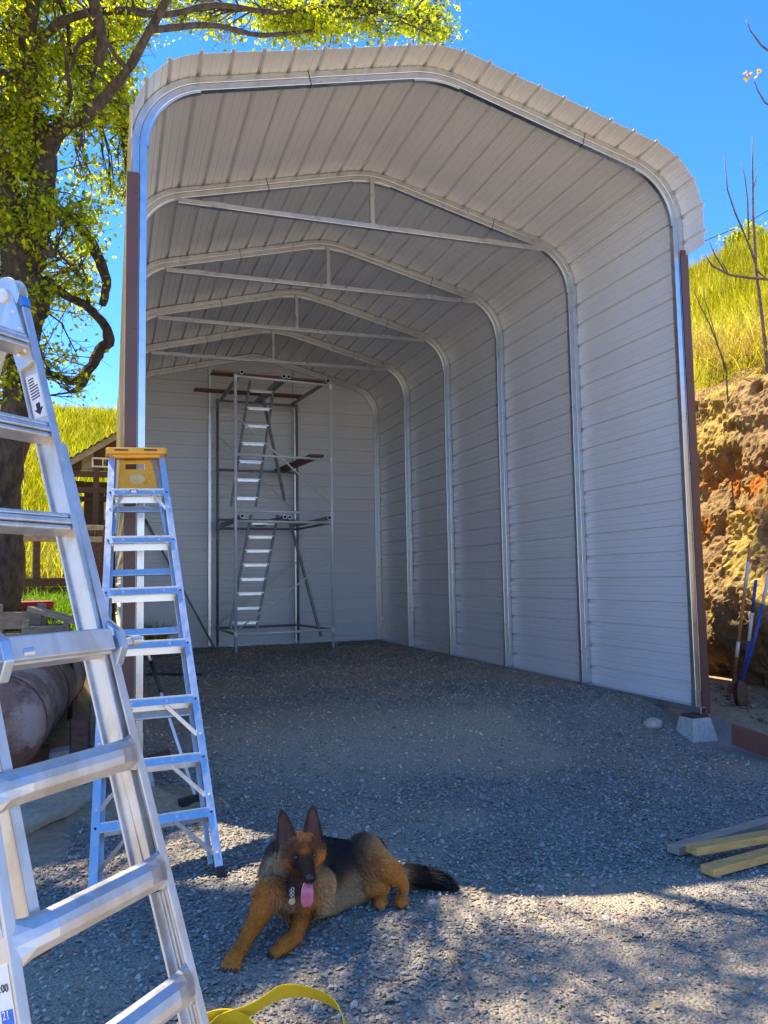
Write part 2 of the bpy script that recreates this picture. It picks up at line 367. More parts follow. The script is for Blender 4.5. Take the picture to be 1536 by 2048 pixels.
rock_m = mat('lichen_rock', (.72,.72,.72), (1.15,1.15,1.15), rough=.95, scale=9, detail=8, attr='tint', bump=1.0, bscale=30, bdist=.05, spec=.2)
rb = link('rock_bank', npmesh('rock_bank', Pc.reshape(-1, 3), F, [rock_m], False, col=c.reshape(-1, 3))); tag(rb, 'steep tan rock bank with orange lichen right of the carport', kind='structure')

n_ = 420; x = RNG.uniform(6.15, 6.95, n_); y = RNG.uniform(.0, 2.8, n_); s_ = .008+.045*RNG.uniform(0, 1, n_)**3
scatter('fallen_rubble', np.stack([x, y, gh(x, y)+s_*.3], -1), s_, [stone_m], np.array([.34,.235,.13])*RNG.uniform(.5, 1.3, (n_, 1)), 'crumbled tan stones and soil lying at the foot of the bank')
# ------------------------------------------------------------------ grass blades (stuff)
def blades(name, P, H, W, cols, label, m, lean=.35, n=1):
    k = len(P); a = RNG.uniform(0, 2*np.pi, k); ld_ = RNG.normal(0, lean, (k, 2))
    w_ = np.stack([np.cos(a), np.sin(a), 0*a], -1)*(W/2)[:, None]
    up = np.stack([ld_[:, 0]*H, ld_[:, 1]*H, H], -1)
    mid = P+up*.55-np.stack([ld_[:, 0]*H*.22, ld_[:, 1]*H*.22, 0*H], -1)
    v = np.stack([P-w_, P+w_, mid+w_*.75, mid-w_*.75, P+up], 1).reshape(-1, 3)
    b = (np.arange(k)*5)[:, None]
    F = np.concatenate([b+np.array([0,1,2]), b+np.array([0,2,3]), b+np.array([3,2,4])]); 
    o = link(name, npmesh(name, v, F, [m], False, col=np.repeat(cols, 5, 0))); return tag(o, label, kind='stuff')
def leafmat(name, tr=.5, rough=.55, k=1.0, sp=.3):
    m = bpy.data.materials.new(name); m.use_nodes = True; n, l = m.node_tree.nodes, m.node_tree.links
    n.clear(); out = n.new('ShaderNodeOutputMaterial'); at = n.new('ShaderNodeAttribute'); at.attribute_name = 'tint'
    gi = n.new('ShaderNodeNewGeometry'); mr = n.new('ShaderNodeMapRange'); mr.inputs['To Min'].default_value = .7*k; mr.inputs['To Max'].default_value = 1.3*k; l.new(gi.outputs['Random Per Island'], mr.inputs[0])
    mu = n.new('ShaderNodeMixRGB'); mu.blend_type = 'MULTIPLY'; mu.inputs[0].default_value = 1; l.new(at.outputs['Color'], mu.inputs[1]); l.new(mr.outputs[0], mu.inputs[2])
    p = n.new('ShaderNodeBsdfPrincipled'); p.inputs['Roughness'].default_value = rough; p.inputs['Specular IOR Level'].default_value = sp; l.new(mu.outputs[0], p.inputs['Base Color'])
    tl = n.new('ShaderNodeBsdfTranslucent'); t2 = n.new('ShaderNodeMixRGB'); t2.blend_type = 'MULTIPLY'; t2.inputs[0].default_value = 1; t2.inputs[2].default_value = (1.7,1.75,.5,1)
    l.new(mu.outputs[0], t2.inputs[1]); l.new(t2.outputs[0], tl.inputs[0])
    mx = n.new('ShaderNodeMixShader'); mx.inputs[0].default_value = tr; l.new(p.outputs[0], mx.inputs[1]); l.new(tl.outputs[0], mx.inputs[2]); l.new(mx.outputs[0], out.inputs[0])
    return m
grass_m = leafmat('grass_blade', .45, .8, sp=.08)
def gcol(k, green=.3):
    t = RNG.uniform(0, 1, (k, 1)); c = np.array([.36,.30,.014])*(1-t)+np.array([.24,.27,.010])*t
    s = (RNG.uniform(0, 1, (k, 1)) < .16); return np.where(s, np.array([.56,.44,.16]), c)*RNG.uniform(.75, 1.2, (k, 1))
N = 70000; x = RNG.uniform(7.95, 17, N); y = RNG.uniform(.3, 16, N)
z = gh(x, y); hgt = RNG.uniform(.16, .48, N)*(.6+.9*fbm(x, y, .9, 3, 91)); 
blades('bank_grass', np.stack([x, y, z-.02], -1), hgt, RNG.uniform(.007, .015, N), gcol(N)*(.55+.95*fbm(x, y, 1.3, 3, 93))[:, None], 'tall yellow grass growing on top of the rock bank', grass_m, .3)
N = 2600; y = RNG.uniform(.2, 3.0, N); x = 7.75+RNG.uniform(0, .5, N); z = gh(x+.35, y)-RNG.uniform(.0, .35, N)
blades('overhanging_grass', np.stack([x-.08, y, z], -1), RNG.uniform(.1, .32, N), RNG.uniform(.006, .012, N), np.where(RNG.uniform(0, 1, (N, 1)) < .6, np.array([.58,.44,.22]), np.array([.40,.36,.06]))*RNG.uniform(.6, 1.2, (N, 1)), 'dry straw coloured grass hanging over the edge of the bank', grass_m, .75)
N = 60000; D = RNG.uniform(15, 46, N); pxx = RNG.uniform(-60, 330, N); dr = _f[None]+((pxx-768)/FOC)[:, None]*CR[None]
x, y = CAM[0]+D*dr[:, 0], CAM[1]+D*dr[:, 1]; z = gh(x, y); hgt = RNG.uniform(.3, .7, N)
blades('hill_grass', np.stack([x, y, z-.03], -1), hgt, RNG.uniform(.02, .045, N), gcol(N)*np.array([1,1.04,.9])*(.65+.75*fbm(x, y, .5, 3, 95))[:, None], 'yellow green spring grass covering the far hillside', grass_m, .3)
N = 5200; x = np.concatenate([RNG.normal(-.95, .38, N//2), RNG.uniform(-5, -.6, N//2)]); y = np.concatenate([RNG.normal(5.2, .7, N//2), RNG.uniform(-.4, 9, N//2)])
kp = (x < -.38); x, y = x[kp], y[kp]; kp = (np.arange(len(x)) < N*.46) | (fbm(x, y, .9, 4, 12) > .53); x, y = x[kp], y[kp]; N = len(x)
blades('yard_weeds', np.stack([x, y, gh(x, y)-.02], -1), RNG.uniform(.08, .3, N), RNG.uniform(.012, .028, N), np.array([.10,.185,.02])*RNG.uniform(.6, 1.5, (N, 1)), 'bright green weeds growing beside the fence and crates', grass_m, .55)

# ------------------------------------------------------------------ carport
W_, LEN, NB = 5.43, 10.18, 6
DY = LEN/5
carport = empty('carport', (W_/2, 5.0, 0), 'tall open fronted metal carport with white ribbed panels and galvanised frames', 'carport')
def arch(off, zbot, n_arc=14):
    """(x,z,nx,nz,s) samples of the arch centre line offset outwards"""
    zc, sl = 5.481, .251; a = math.atan(sl); T = .5; r = T/math.tan((math.pi/2-a)/2); pts = []
    cx, cz = r, zc-T
    pts.append((0-off, zbot, -1, 0))
    for i in range(n_arc+1):
        th = math.pi-(math.pi/2-a)*i/n_arc; pts.append((cx+(r+off)*math.cos(th), cz+(r+off)*math.sin(th), math.cos(th), math.sin(th)))
    Tp = .26; rp = Tp/math.tan(a); zp = zc+sl*W_/2; cz2 = zp-rp/math.cos(a)
    for i in range(9):
        th = math.pi/2+a-2*a*i/8; pts.append((W_/2+(rp+off)*math.cos(th), cz2+(rp+off)*math.sin(th), math.cos(th), math.sin(th)))
    h = len(pts)-8
    for p in pts[:n_arc+2][::-1]: pts.append((W_-p[0], p[1], -p[2], p[3]))
    P = np.array(pts); s = np.concatenate([[0], np.cumsum(np.hypot(np.diff(P[:, 0]), np.diff(P[:, 1])))])
    return P, s
frames = []
for k in range(NB):
    y = k*DY+.033 if k < NB-1 else LEN-.035
    fr = MB(); P, s = arch(0, 0)
    for o_, hw in ((.0315, .0300), (-.0315, .0300)):       # a pair of square tubes, one on the other
        path = [((p[0]+p[2]*o_, y, p[1]+p[3]*o_), (p[2], 0, p[3]), (0, 1, 0)) for p in P]
        fr.sweep(path, [(-hw,-.031),(hw,-.031),(hw,.031),(-hw,.031)])
    fo = fr.build('frame', galv, carport, bevel=.005)
    # sleeves: bend liners at the knees and ridge, joints and leg shoes
    for i0, i1 in ((1,15),(16,24),(25,39)):
        path = [((p[0]-p[2]*.066, y, p[1]-p[3]*.066), (p[2], 0, p[3]), (0, 1, 0)) for p in P[i0:i1+1]]
        sl = MB(); sl.sweep(path, [(-.009,-.024),(.008,-.024),(.008,.024),(-.009,.024)]); sl.build('bend_liner', galv, fo, bevel=.002)
    js = MB(); jx = 1.46; ang = math.atan(.251)
    for sx in (jx, W_-jx+.35):
        zc = 5.481+.251*min(sx, W_-sx); d = Vector((math.cos(ang), 0, math.sin(ang)*(1 if sx < W_/2 else -1))); nrm = Vector((-d.z, 0, d.x))
        js.beam(Vector((sx, y, zc))-d*.004, Vector((sx, y, zc))+d*.004, .130, .066, nrm)
    js.build('tube_joint', dark, fo)
    for sx in (0, W_):
        sh = MB(); sh.box((sx-.066, y-.036, -.005), (sx+.066, y+.034, .16)); sh.build('leg_shoe', galv, fo, bevel=.004)
    frames.append(fo)
    if 0 < k < NB-1:                                     # truss under the ridge
        ch = MB(); zb = 5.49; ch.beam((.46, y-.062, zb), (W_-.46, y-.062, zb), .060, .060, (0, 1, 0)); co = ch.build('tie_beam', galv, fo, bevel=.005)
        kp_ = MB(); kp_.beam((W_/2-.01, y-.055, zb+.031), (W_/2-.01, y-.055, 6.10), .055, .05, (1, 0, 0)); kp_.build('king_post', galv, fo, bevel=.004)
        st = MB(); st.beam((.80, y-.064, zb), (1.0, y-.064, zb), .068, .066, (0, 1, 0)); st.beam((W_-1.25, y-.064, zb), (W_-1.05, y-.064, zb), .068, .066, (0, 1, 0)); st.build('tie_sleeve', galv, co)
for sx in (0, W_):                                       # base rails
    r_ = MB(); r_.box((sx-.033, -.03, -.072), (sx+.033, LEN, -.007)); r_.build('base_rail', galv, carport, bevel=.004)
    e_ = MB(); e_.box((sx-.026, -.0315, -.065), (sx+.026, -.0295, -.014)); e_.build('rail_end', dark, carport)
r_ = MB(); r_.box((.04, LEN-.07, -.072), (W_-.04, LEN-.005, -.007)); r_.build('base_rail', galv, carport, bevel=.004)
for sx in (1.745, 3.565):
    zt = 5.41+.251*min(sx, W_-sx)-.01; p_ = MB(); p_.box((sx-.031, LEN-.069, 0), (sx+.031, LEN-.006, zt)); p_.build('end_wall_post', galv, carport, bevel=.004)

# ribbed sheets
RIB, PAN = .272, .816
def rib_profile(u):                                      # height of the rib at distance u across the sheet
    t = u % RIB; h = 0.0
    c_ = RIB/2; d = abs(t-c_)
    if d < .014: h = .030
    elif d < .024: h = .030*(.024-d)/.010
    for m_ in (RIB*.5+RIB/3, RIB*.5-RIB/3):
        d = abs(t-m_)
        if d < .011: h = max(h, .0045 if d <= .004 else .0045*(.011-d)/.007)
    return min(h, .030)
def rib_samples(a, b):
    us = {a, b}; k0 = int(a//RIB)-1
    for k in range(k0, int(b//RIB)+2):
        c_ = (k+.5)*RIB
        for d in (-.024,-.014,.014,.024): us.add(c_+d)
        for m_ in (-RIB/3, RIB/3):
            for d in (-.011,-.004,.004,.011): us.add(c_+m_+d)
    return sorted(u for u in us if a-1e-9 <= u <= b+1e-9)
P, S = arch(.0645, -.06, 18)
tot = S[-1]
def shell(s):
    j = min(max(np.searchsorted(S, s)-1, 0), len(S)-2); t = (s-S[j])/(S[j+1]-S[j]); p = P[j]*(1-t)+P[j+1]*t; n_ = math.hypot(p[2], p[3]); return p[0], p[1], p[2]/n_, p[3]/n_
s_eave = 4.70+.06                                        # overhanging roof sheets start here
cuts = [0.0]; half = tot/2
ks = []
s = s_eave
left = [s_eave-PAN*k for k in range(1, 7) if s_eave-PAN*k > .05][::-1]
roofc = list(np.linspace(s_eave, tot-s_eave, 9)); right = [tot-q for q in left][::-1]
cuts = [0.0]+left+roofc+right+[tot]
for a, b in zip(cuts[:-1], cuts[1:]):
    roof = a >= s_eave-1e-6 and b <= tot-s_eave+1e-6; a0 = a
    y0, y1 = (-.30, LEN+.12) if roof else (-.006, LEN-.002)
    if cuts.index(a) % 2: b = min(tot, b+.034); a_ = max(0.0, a-.034)
    else: a_ = a
    par = cuts.index(a) % 2; a = a_
    us = rib_samples(a-s_eave, b-s_eave); ss_ = sorted(set([u+s_eave for u in us]+[q for q in S if a < q < b]))
    lap = .004*par
    pi_, po = [], []
    for q in ss_:
        x, z, nx_, nz_ = shell(q); h = rib_profile(q-s_eave)+.001+lap
        pi_.append((x+nx_*h, z+nz_*h)); h += .0022; po.append((x+nx_*h, z+nz_*h))
    mb = MB(); n_ = len(ss_); ycuts = [y0, y1]
    for yv in ycuts:
        for q in pi_: mb.V.append((q[0], yv, q[1]))
        for q in po: mb.V.append((q[0], yv, q[1]))
    for i in range(n_-1):
        mb.F.append([i, i+1, 2*n_+i+1, 2*n_+i]); mb.M.append(0)
        mb.F.append([n_+i, 3*n_+i, 3*n_+i+1, n_+i+1]); mb.M.append(1)
        mb.F.append([i, n_+i, n_+i+1, i+1]); mb.M.append(0)
        mb.F.append([2*n_+i, 2*n_+i+1, 3*n_+i+1, 3*n_+i]); mb.M.append(1)
    for e_, f_ in ((0, 0), (n_-1, n_-1)): mb.F.append([e_, 2*n_+e_, 3*n_+e_, n_+e_]); mb.M.append(1)
    nm = 'roof_sheet' if roof else 'wall_sheet'
    mb.build(nm, [panel_in, panel_out], carport)
# rear wall sheets
zs = [-.06]
while zs[-1]+PAN < 6.25: zs.append(zs[-1]+PAN)
zs.append(6.22)
Pin, _s = arch(.0645, -.06, 18); lh = Pin[:len(Pin)//2+1]
def xleft(z): return float(np.interp(z, lh[:, 1], lh[:, 0]))
for i, (a, b) in enumerate(zip(zs[:-1], zs[1:])):
    b = min(b, lh[-1, 1]-.004); us = rib_samples(a+.06, b+.06); us = sorted(set(us+[q+.06 for q in lh[:, 1] if a < q < b])); mb = MB(); lap = .003*(i % 2)
    for k, u in enumerate(us):
        z = u-.06; h = LEN+.002+rib_profile(u)+lap; xl = xleft(z); xr = W_-xl
        for yv in (h, h+.0022): mb.V += [(xl, yv, z), (xr, yv, z)]
    for k in range(len(us)-1):
        q = 4*k; mb.F += [[q, q+1, q+5, q+4], [q+2, q+6, q+7, q+3], [q, q+4, q+6, q+2], [q+1, q+3, q+7, q+5]]; mb.M += [0, 1, 0, 0]
    q = 4*(len(us)-1); mb.F += [[0, 2, 3, 1], [q, q+1, q+3, q+2]]; mb.M += [0, 0]
    mb.build('wall_sheet', [panel_in, panel_out], carport)
et = MB(); Pe, _s = arch(0, -.06, 18)  # unseen band added outside to block sun leaking past the rear wall edge
et.sweep([((p[0], LEN+.036, p[1]), (p[2], 0, p[3]), (0, 1, 0)) for p in Pe], [(.045,-.002),(.108,-.002),(.108,.002),(.045,.002)]); et.build('light_leak_cover', panel_out, carport)
# brown corner trim with screws
for sgn, x0 in ((-1, 0.0), (1, W_)):
    t_ = MB(); a, b = sorted((x0+sgn*.004, x0+sgn*.098)); c_, d_ = sorted((x0+sgn*.094, x0+sgn*.098))
    t_.box((a, -.016, -.075), (b, -.012, 4.72)); t_.box((c_, -.012, -.075), (d_, .085, 4.72)); tr_ = t_.build('corner_trim', brown_trim, carport, bevel=.001)
    for zz_ in (4.55, 3.4, 2.3, 1.3, .35):
        q = MB(); c3 = (x0+sgn*.030, -.016, zz_); q.tube([Vector(c3), Vector(c3)+Vector((0, -.006, 0))], [.008, .005], 8); q.build('screw', brown_trim, tr_)
GZ0 = -.37
# ------------------------------------------------------------------ stepladder folded and leaning on the front post
def stepladder():
    fR, fL = GZ(441, 1752, GZ0+.01), GZ(184, 1800, GZ0+.01); tR, tL = OY(322, 905, -.22), OY(224, 905, -.22)
    root = empty('stepladder', (fR+fL)/2, 'closed aluminium stepladder with yellow top cap leaning on the front post', 'ladder')
    U = (tR-tL).normalized(); up = ((tR+tL)-(fR+fL)).normalized(); N = up.cross(U).normalized()
    if N.y < 0: N = -N                                                # N points away from the viewer
    for f, t, s in ((fL, tL, 1), (fR, tR, -1)):
        m = MB(); d = (t-f); u_ = U*s
        m.beam(f-N*.001, t-N*.001, .046, .004, U); m.beam(f+u_*(-.021)+N*.036, t+u_*(-.021)+N*.036, .004, .072, U); m.beam(f+N*.073, t+N*.073, .03, .004, U)
        rl = m.build('front_rail', alum, root, bevel=.0015)
        ft = MB(); ft.beam(f-Vector((0,0,.008)), f+d.normalized()*.05, .05, .085, U); ft.build('foot', dark, rl, bevel=.004)
    ys = [985, 1080, 1183, 1290, 1405, 1525, 1640]
    def tpar(py):                                                     # rail parameter of a step seen at image row py
        lo, hi = 0., 1.
        for _ in range(40):
            mid = (lo+hi)/2; p = (fR+fL)/2*(1-mid)+(tR+tL)/2*mid; q = np.array(p)-CAM
            r_ = 1024-FOC*(q@CU)/(q@_f)
            if r_ > py: lo = mid
            else: hi = mid
        return lo
    ts = [tpar(y) for y in ys]
    for i, t in enumerate(ts):
        a, b = fL.lerp(tL, t), fR.lerp(tR, t); a, b = a+U*.02, b-U*.02; hz = Vector((0, 0, 1))
        m = MB(); m.beam(a-N*.006, b-N*.006, .056, .004, up); m.beam(a+N*.045+hz*.028, b+N*.045+hz*.028, .096, .004, N); m.beam(a+N*.092, b+N*.092, .05, .004, hz)
        st = m.build('step', alum, root, bevel=.0015)
        for q in ((.3, .7) if i > 3 else (.2, .8)):
            rv = MB(); c = a.lerp(b, q)-N*.008; rv.tube([c, c-N*.004], [.007, .005], 8); rv.build('rivet', steel, st)
        if i in (0, 4, 5, 6):
            for s, (f, t_) in ((1, (fL, tL)), (-1, (fR, tR))):
                e = f.lerp(t_, t-(.075 if i else .045)); c = (a.lerp(b, .5-s*(.19 if i else .33))); br = MB(); br.beam(c+N*.02-hz*.02, e+N*.01+U*s*.02, .026, .005, hz); br.build('brace', alum, root)
                hd = MB(); c2 = f.lerp(t_, t-(.075 if i else .045)); hd.tube([c2-N*.003, c2-N*.008], [.008, .006], 8); hd.build('rivet', steel, st)
        for f, t_ in ((fL, tL), (fR, tR)):
            rv = MB(); c = f.lerp(t_, t); rv.tube([c-N*.003, c-N*.008], [.008, .006], 8); rv.build('rivet', dark, st)
    # folded rear frame just behind
    for f, t, s in ((fL, tL, 1), (fR, tR, -1)):
        m = MB(); o_ = N*.105+U*s*.035; m.beam(f.lerp(t, .03)+o_, t+N*.09+U*s*.02, .028, .022, U); m.build('rear_rail', alum, root, bevel=.002)
    for py in (1003, 1130, 1250, 1418):
        t = tpar(py); a, b = fL.lerp(tL, t)+N*.10, fR.lerp(tR, t)+N*.10; m = MB(); m.beam(a+U*.03, b-U*.03, .05, .018, up); m.build('rear_bar', alum, root, bevel=.003)
    for s, (f, t_) in ((1, (fL, tL)), (-1, (fR, tR))):
        p0 = f.lerp(t_, tpar(1000))+U*s*.06+N*.03; p1 = f.lerp(t_, tpar(1062))+U*s*.045+N*.03; m = MB(); m.beam(p0, p1, .012, .003, U); m.build('spreader', alum, root)
    # cap and folded pail shelf
    hz = Vector((0, 0, 1)); c = (tR+tL)/2; hw = (tR-tL).length/2+.045; m = MB(); Nh = Vector((N.x, N.y, 0)).normalized()
    pl = [c-U*hw-Nh*.03, c-U*(hw-.02)-Nh*.055, c+U*(hw-.02)-Nh*.055, c+U*hw-Nh*.03, c+U*hw+Nh*.10, c+U*(hw-.02)+Nh*.125, c-U*(hw-.02)+Nh*.125, c-U*hw+Nh*.10]
    m.prism([p-hz*.018 for p in pl], hz*.05); m.prism([p-hz*.045+Nh*.006 for p in (c-U*(hw-.05)-Nh*.03, c+U*(hw-.05)-Nh*.03, c+U*(hw-.05)+Nh*.10, c-U*(hw-.05)+Nh*.10)], hz*.03)
    cap = m.build('top_cap', yellow_pl, root, bevel=.006)
    for s in (-.5, .45):
        q = MB(); q.beam(c+U*(s*hw-.05)-Nh*.0565+hz*.012, c+U*(s*hw+.05)-Nh*.0565+hz*.010, .012, .003, hz); q.build('slot', wood_dk, cap)
    a, b = fL.lerp(tL, tpar(978)), fR.lerp(tR, tpar(978)); t2 = tpar(912); a2, b2 = fL.lerp(tL, t2), fR.lerp(tR, t2)
    m = MB(); k0, k1 = a.lerp(b, .13)+N*.05, a.lerp(b, .87)+N*.05; k2, k3 = b2.lerp(a2, .20)+N*.05, a2.lerp(b2, .17)+N*.05; h0, h1 = k3.lerp(k2, .20), k3.lerp(k2, .82)
    dn = (k0-k3).normalized()
    th = N*.012; rr = .03                                             # plate with a slotted handle: four bars round the slot
    m.prism([k0, k1, k2.lerp(k1, .28), k3.lerp(k0, .28)], th)
    m.prism([k3.lerp(k0, .28), k3.lerp(k0, .12), k3.lerp(k2, .06), k3.lerp(k2, .17), k3.lerp(k2, .17)+dn*(k0-k3).length*.28], th)
    m.prism([k2.lerp(k1, .28), k3.lerp(k2, .80)+dn*(k0-k3).length*.28, k3.lerp(k2, .80), k3.lerp(k2, .94), k2.lerp(k1, .12)], th)
    m.prism([k3.lerp(k2, .165), k3.lerp(k2, .805), k3.lerp(k2, .805)+dn*.035, k3.lerp(k2, .165)+dn*.035], th)
    sh = m.build('pail_shelf', yellow_pl, root, bevel=.004)
    q = MB(); cc = (k0+k1+k2+k3)/4+dn*.028-N*.001; ring = [cc+U*.058*math.cos(i*math.pi/12)+up*.052*math.sin(i*math.pi/12) for i in range(24)]; q.prism(ring, -N*.003); q.build('shelf_disc', mat('worn_yellow', (.62,.38,.12), (.70,.48,.20), rough=.6), sh, bevel=.001)
    for j in range(9):                                                # moulded lattice on the shelf
        for s in (-1, 1):
            x0 = -.9+j*.225; p0 = cc+U*(x0*.16)-dn*.055; p1 = cc+U*(x0*.16+s*.055)+dn*.055
            if abs((p1-cc).dot(U)) < .135 and abs((p0-cc).dot(U)) < .135: q = MB(); q.beam(p0-N*.0005, p1-N*.0005, .004, .003, U); q.build('lattice_rib', yellow_pl, sh)
    # maker's badge on the top step
    a, b = fL.lerp(tL, ts[0]), fR.lerp(tR, ts[0]); w_ = b-a; q = MB(); white = MATS.get('label_white') or mat('label_white', (.78,.78,.76), (.84,.84,.82), rough=.5)
    p0 = a.lerp(b, .34)-N*.0092; p1 = a.lerp(b, .48)-N*.0092; q.beam(p0, p1, .026, .001, hz); bd = q.build('badge', dark, root)
    q = MB(); h = (p1-p0); e = hz*.009; q.prism([p0.lerp(p1, .1)-N*.001, p0.lerp(p1, .25)-e-N*.001, p0.lerp(p1, .75)-e-N*.001, p0.lerp(p1, .9)-N*.001, p0.lerp(p1, .75)+e-N*.001, p0.lerp(p1, .25)+e-N*.001], -N*.001); q.build('badge_field', white, bd)
    for r_, (s0, s1) in enumerate(((.52, .66), (.52, .72), (.52, .60))):
        q = MB(); q.beam(a.lerp(b, s0)-N*.009+hz*(.007-.007*r_), a.lerp(b, s1)-N*.009+hz*(.007-.007*r_), .0025, .001, hz); q.build('print_line', steel_dk, bd)
    return root
stepladder()

# ------------------------------------------------------------------ big folding multi-position ladder, near left
def folding_ladder():
    RT, R4, R7 = A(37, 626, 2.49), A(182, 1262, 2.22), A(352, 1990, 1.94)
    cr, cf = Vector(CR), Vector(_f); cr.z = 0; cf.z = 0; cr.normalize(); cf.normalize()
    U = (cr*.165+cf*.37).normalized()                                 # along the rungs, away from the viewer
    root = empty('folding_ladder', Vector((R7.x, R7.y, GZ0)), 'large worn aluminium folding ladder standing close to the camera', 'ladder')
    up = (RT-R4).normalized(); N = U.cross(up).normalized()            # N: towards the viewer's right, out of the ladder's face
    if N.dot(cr) < 0: N = -N
    L1 = .378
    end = R4+(R4-RT)*.66                                             # lower end of the outer rail
    for s, off in (('near', -U*L1), ('far', Vector())):
        m = MB(); a, b = end+off, RT+off
        m.beam(a, b, .007, .074, U); m.beam(a+N*.034, b+N*.034, .028, .008, U); m.beam(a-N*.034, b-N*.034, .028, .008, U)
        m.beam(a+N*.010+U*.006, b+N*.010+U*.006, .008, .012, U)
        rl = m.build('outer_rail', alum_worn, root, bevel=.002)
        q = MB(); q.beam(end+off-(RT-R4).normalized()*.016, end+off+(RT-R4).normalized()*.01, .036, .086, U); q.build('rail_cap', dark, rl, bevel=.003)
    # flared inner rails
    dn = (R7-R4).normalized(); kfoot = (R7.z-GZ0)/-dn.z; foot = R7+dn*(kfoot-.0)
    flare = .05
    far0, far1 = R4+U*.03+(RT-R4)*.55, foot+U*flare
    near0, near1 = R4-U*(L1+.03)+(RT-R4)*.55, foot-U*(L1+flare+.05)
    for a, b, s in ((far0, far1, 1), (near0, near1, -1)):
        m = MB(); b2 = b+(a-b).normalized()*.05
        m.beam(b2, a, .007, .066, U); m.beam(b2+N*.031-U*s*.008, a+N*.031-U*s*.008, .026, .008, U); m.beam(b2-N*.031-U*s*.008, a-N*.031-U*s*.008, .026, .008, U)
        for g in (-.012, .0, .012): m.beam(b2+N*g-U*s*.005, a+N*g-U*s*.005, .006, .005, U)
        rl = m.build('inner_rail', alum_worn, root, bevel=.002)
        q = MB(); q.beam(b, b2+(a-b).normalized()*.05, .045, .085, U); q.build('rubber_foot', dark, rl, bevel=.006)
    def rp(t): return R4+(RT-R4)*t
    vz = up
    def rung(p, q, name='rung', thick=.052):
        m = MB(); d = (q-p).normalized(); v = up
        for o_, wv, wn in ((0, .018, .066), (.019, .014, .056), (-.019, .014, .056)):
            m.beam(p+v*o_, q+v*o_, wv, wn, v)
        return m.build(name, alum_worn, root, bevel=.004)
    for py, D in ((690, 2.46), (880, 2.385), (1075, 2.30)):
        p = A(60, py, D); t = (p-R4).dot(up)/(RT-R4).length; c = rp(t); rung(c, c-U*L1)
    # lock rung with blue castings
    blue = mat('blue_casting', (.03,.16,.52), (.05,.22,.62), rough=.4)
    steel_bl = mat('bluish_casting', (.42,.52,.66), (.55,.64,.74), rough=.32, metal=.8)
    c = rp(-.055); rung(c+N*.03, c-U*L1+N*.03, 'lock_rung')
    q = MB(); q.beam(c+N*.066+up*.012, c-U*L1+N*.066+up*.012, .062, .014, up); q.build('lock_plate', alum_worn, root, bevel=.004)
    for s, o_ in ((1, Vector()), (-1, -U*L1)):
        q = MB(); cc = c+o_; q.prism([cc+up*.075+N*.044+U*.008, cc+up*.03+N*.082+U*.008, cc-up*.02+N*.084+U*.008, cc-up*.062+N*.05+U*.008, cc-up*.062+N*.042+U*.008, cc+up*.075+N*.036+U*.008], U*.03)
        lk = q.build('lock_casting', steel_bl, root, bevel=.008, seg=3)
        q = MB(); q.tube([cc+N*.050+U*.03, cc+N*.060+U*.08], .012, 12); q.tube([cc+N*.060+U*.075, cc+N*.064+U*.105], [.016, .015], 14); q.build('lock_knob', alum_worn, lk, smooth=False)
    # riveted rungs on the flared rails
    for py, D in ((1510, 2.115), (1745, 2.03), (1975, 1.95)):
        p = A(300, py, D); t = (p.z-R4.z)/(foot.z-R4.z); ff = (far0.lerp(far1, (far0.z-p.z)/(far0.z-far1.z))); nn = near0.lerp(near1, (near0.z-p.z)/(near0.z-near1.z))
        off = N*.046
        m = MB(); a, b = ff+off, nn+off; d = (b-a); hs = [(.0,.05,.004),(.03,.05,.005),(.10,.042,.012),(.2,.040,.02),(.8,.040,.02),(.90,.042,.012),(.97,.05,.005),(1,.05,.004)]
        path = [(a+d*t_-N*(.030-w_*1.6 if t_ not in (0, 1) else .006)*0+N*(w_-.02), up, N) for t_, h_, w_ in hs]
        bI = len(m.V)
        for (o, u, v), (t_, h_, w_) in zip(path, hs):
            for aa, bb in ((-h_, -w_), (-h_*.55, w_*.75), (-h_*.1, w_), (h_*.35, w_*.9), (h_*.8, w_*.2), (h_, -w_)): m.V.append(tuple(o+u*aa+v*bb))
        for i in range(len(hs)-1):
            for k in range(6): m.F.append([bI+i*6+k, bI+i*6+(k+1) % 6, bI+(i+1)*6+(k+1) % 6, bI+(i+1)*6+k]); m.M.append(0)
        m.F.append([bI+k for k in range(6)]); m.M.append(0); m.F.append([bI+(len(hs)-1)*6+k for k in range(6)]); m.M.append(0)
        rg = m.build('riveted_rung', alum_worn, root, bevel=.003)
        for e in (.018, .982):
            for s in (-1, 1):
                q = MB(); cc = a+d*e+up*s*.030-N*.017; q.tube([cc, cc+N*.005], [.0085, .0065], 10); q.build('rivet', steel, rg)
    # rear half of the A-frame, swung back to the left
    hN = Vector((N.x, N.y, 0)).normalized()
    mir = lambda p: p-hN*(2*(p-RT).dot(hN))-hN*.05
    for off in (-U*L1, Vector()):
        m = MB(); b = mir(foot)+off; a = mir(RT)+off; m.beam(a, b, .03, .078, U); m.build('rear_rail', alum_worn, root, bevel=.003)
    for k in range(1, 9):
        c = mir(RT).lerp(mir(foot), k/9.3); m = MB(); m.beam(c, c-U*L1, .05, .062, up); m.build('rear_rung', alum_worn, root, bevel=.004)
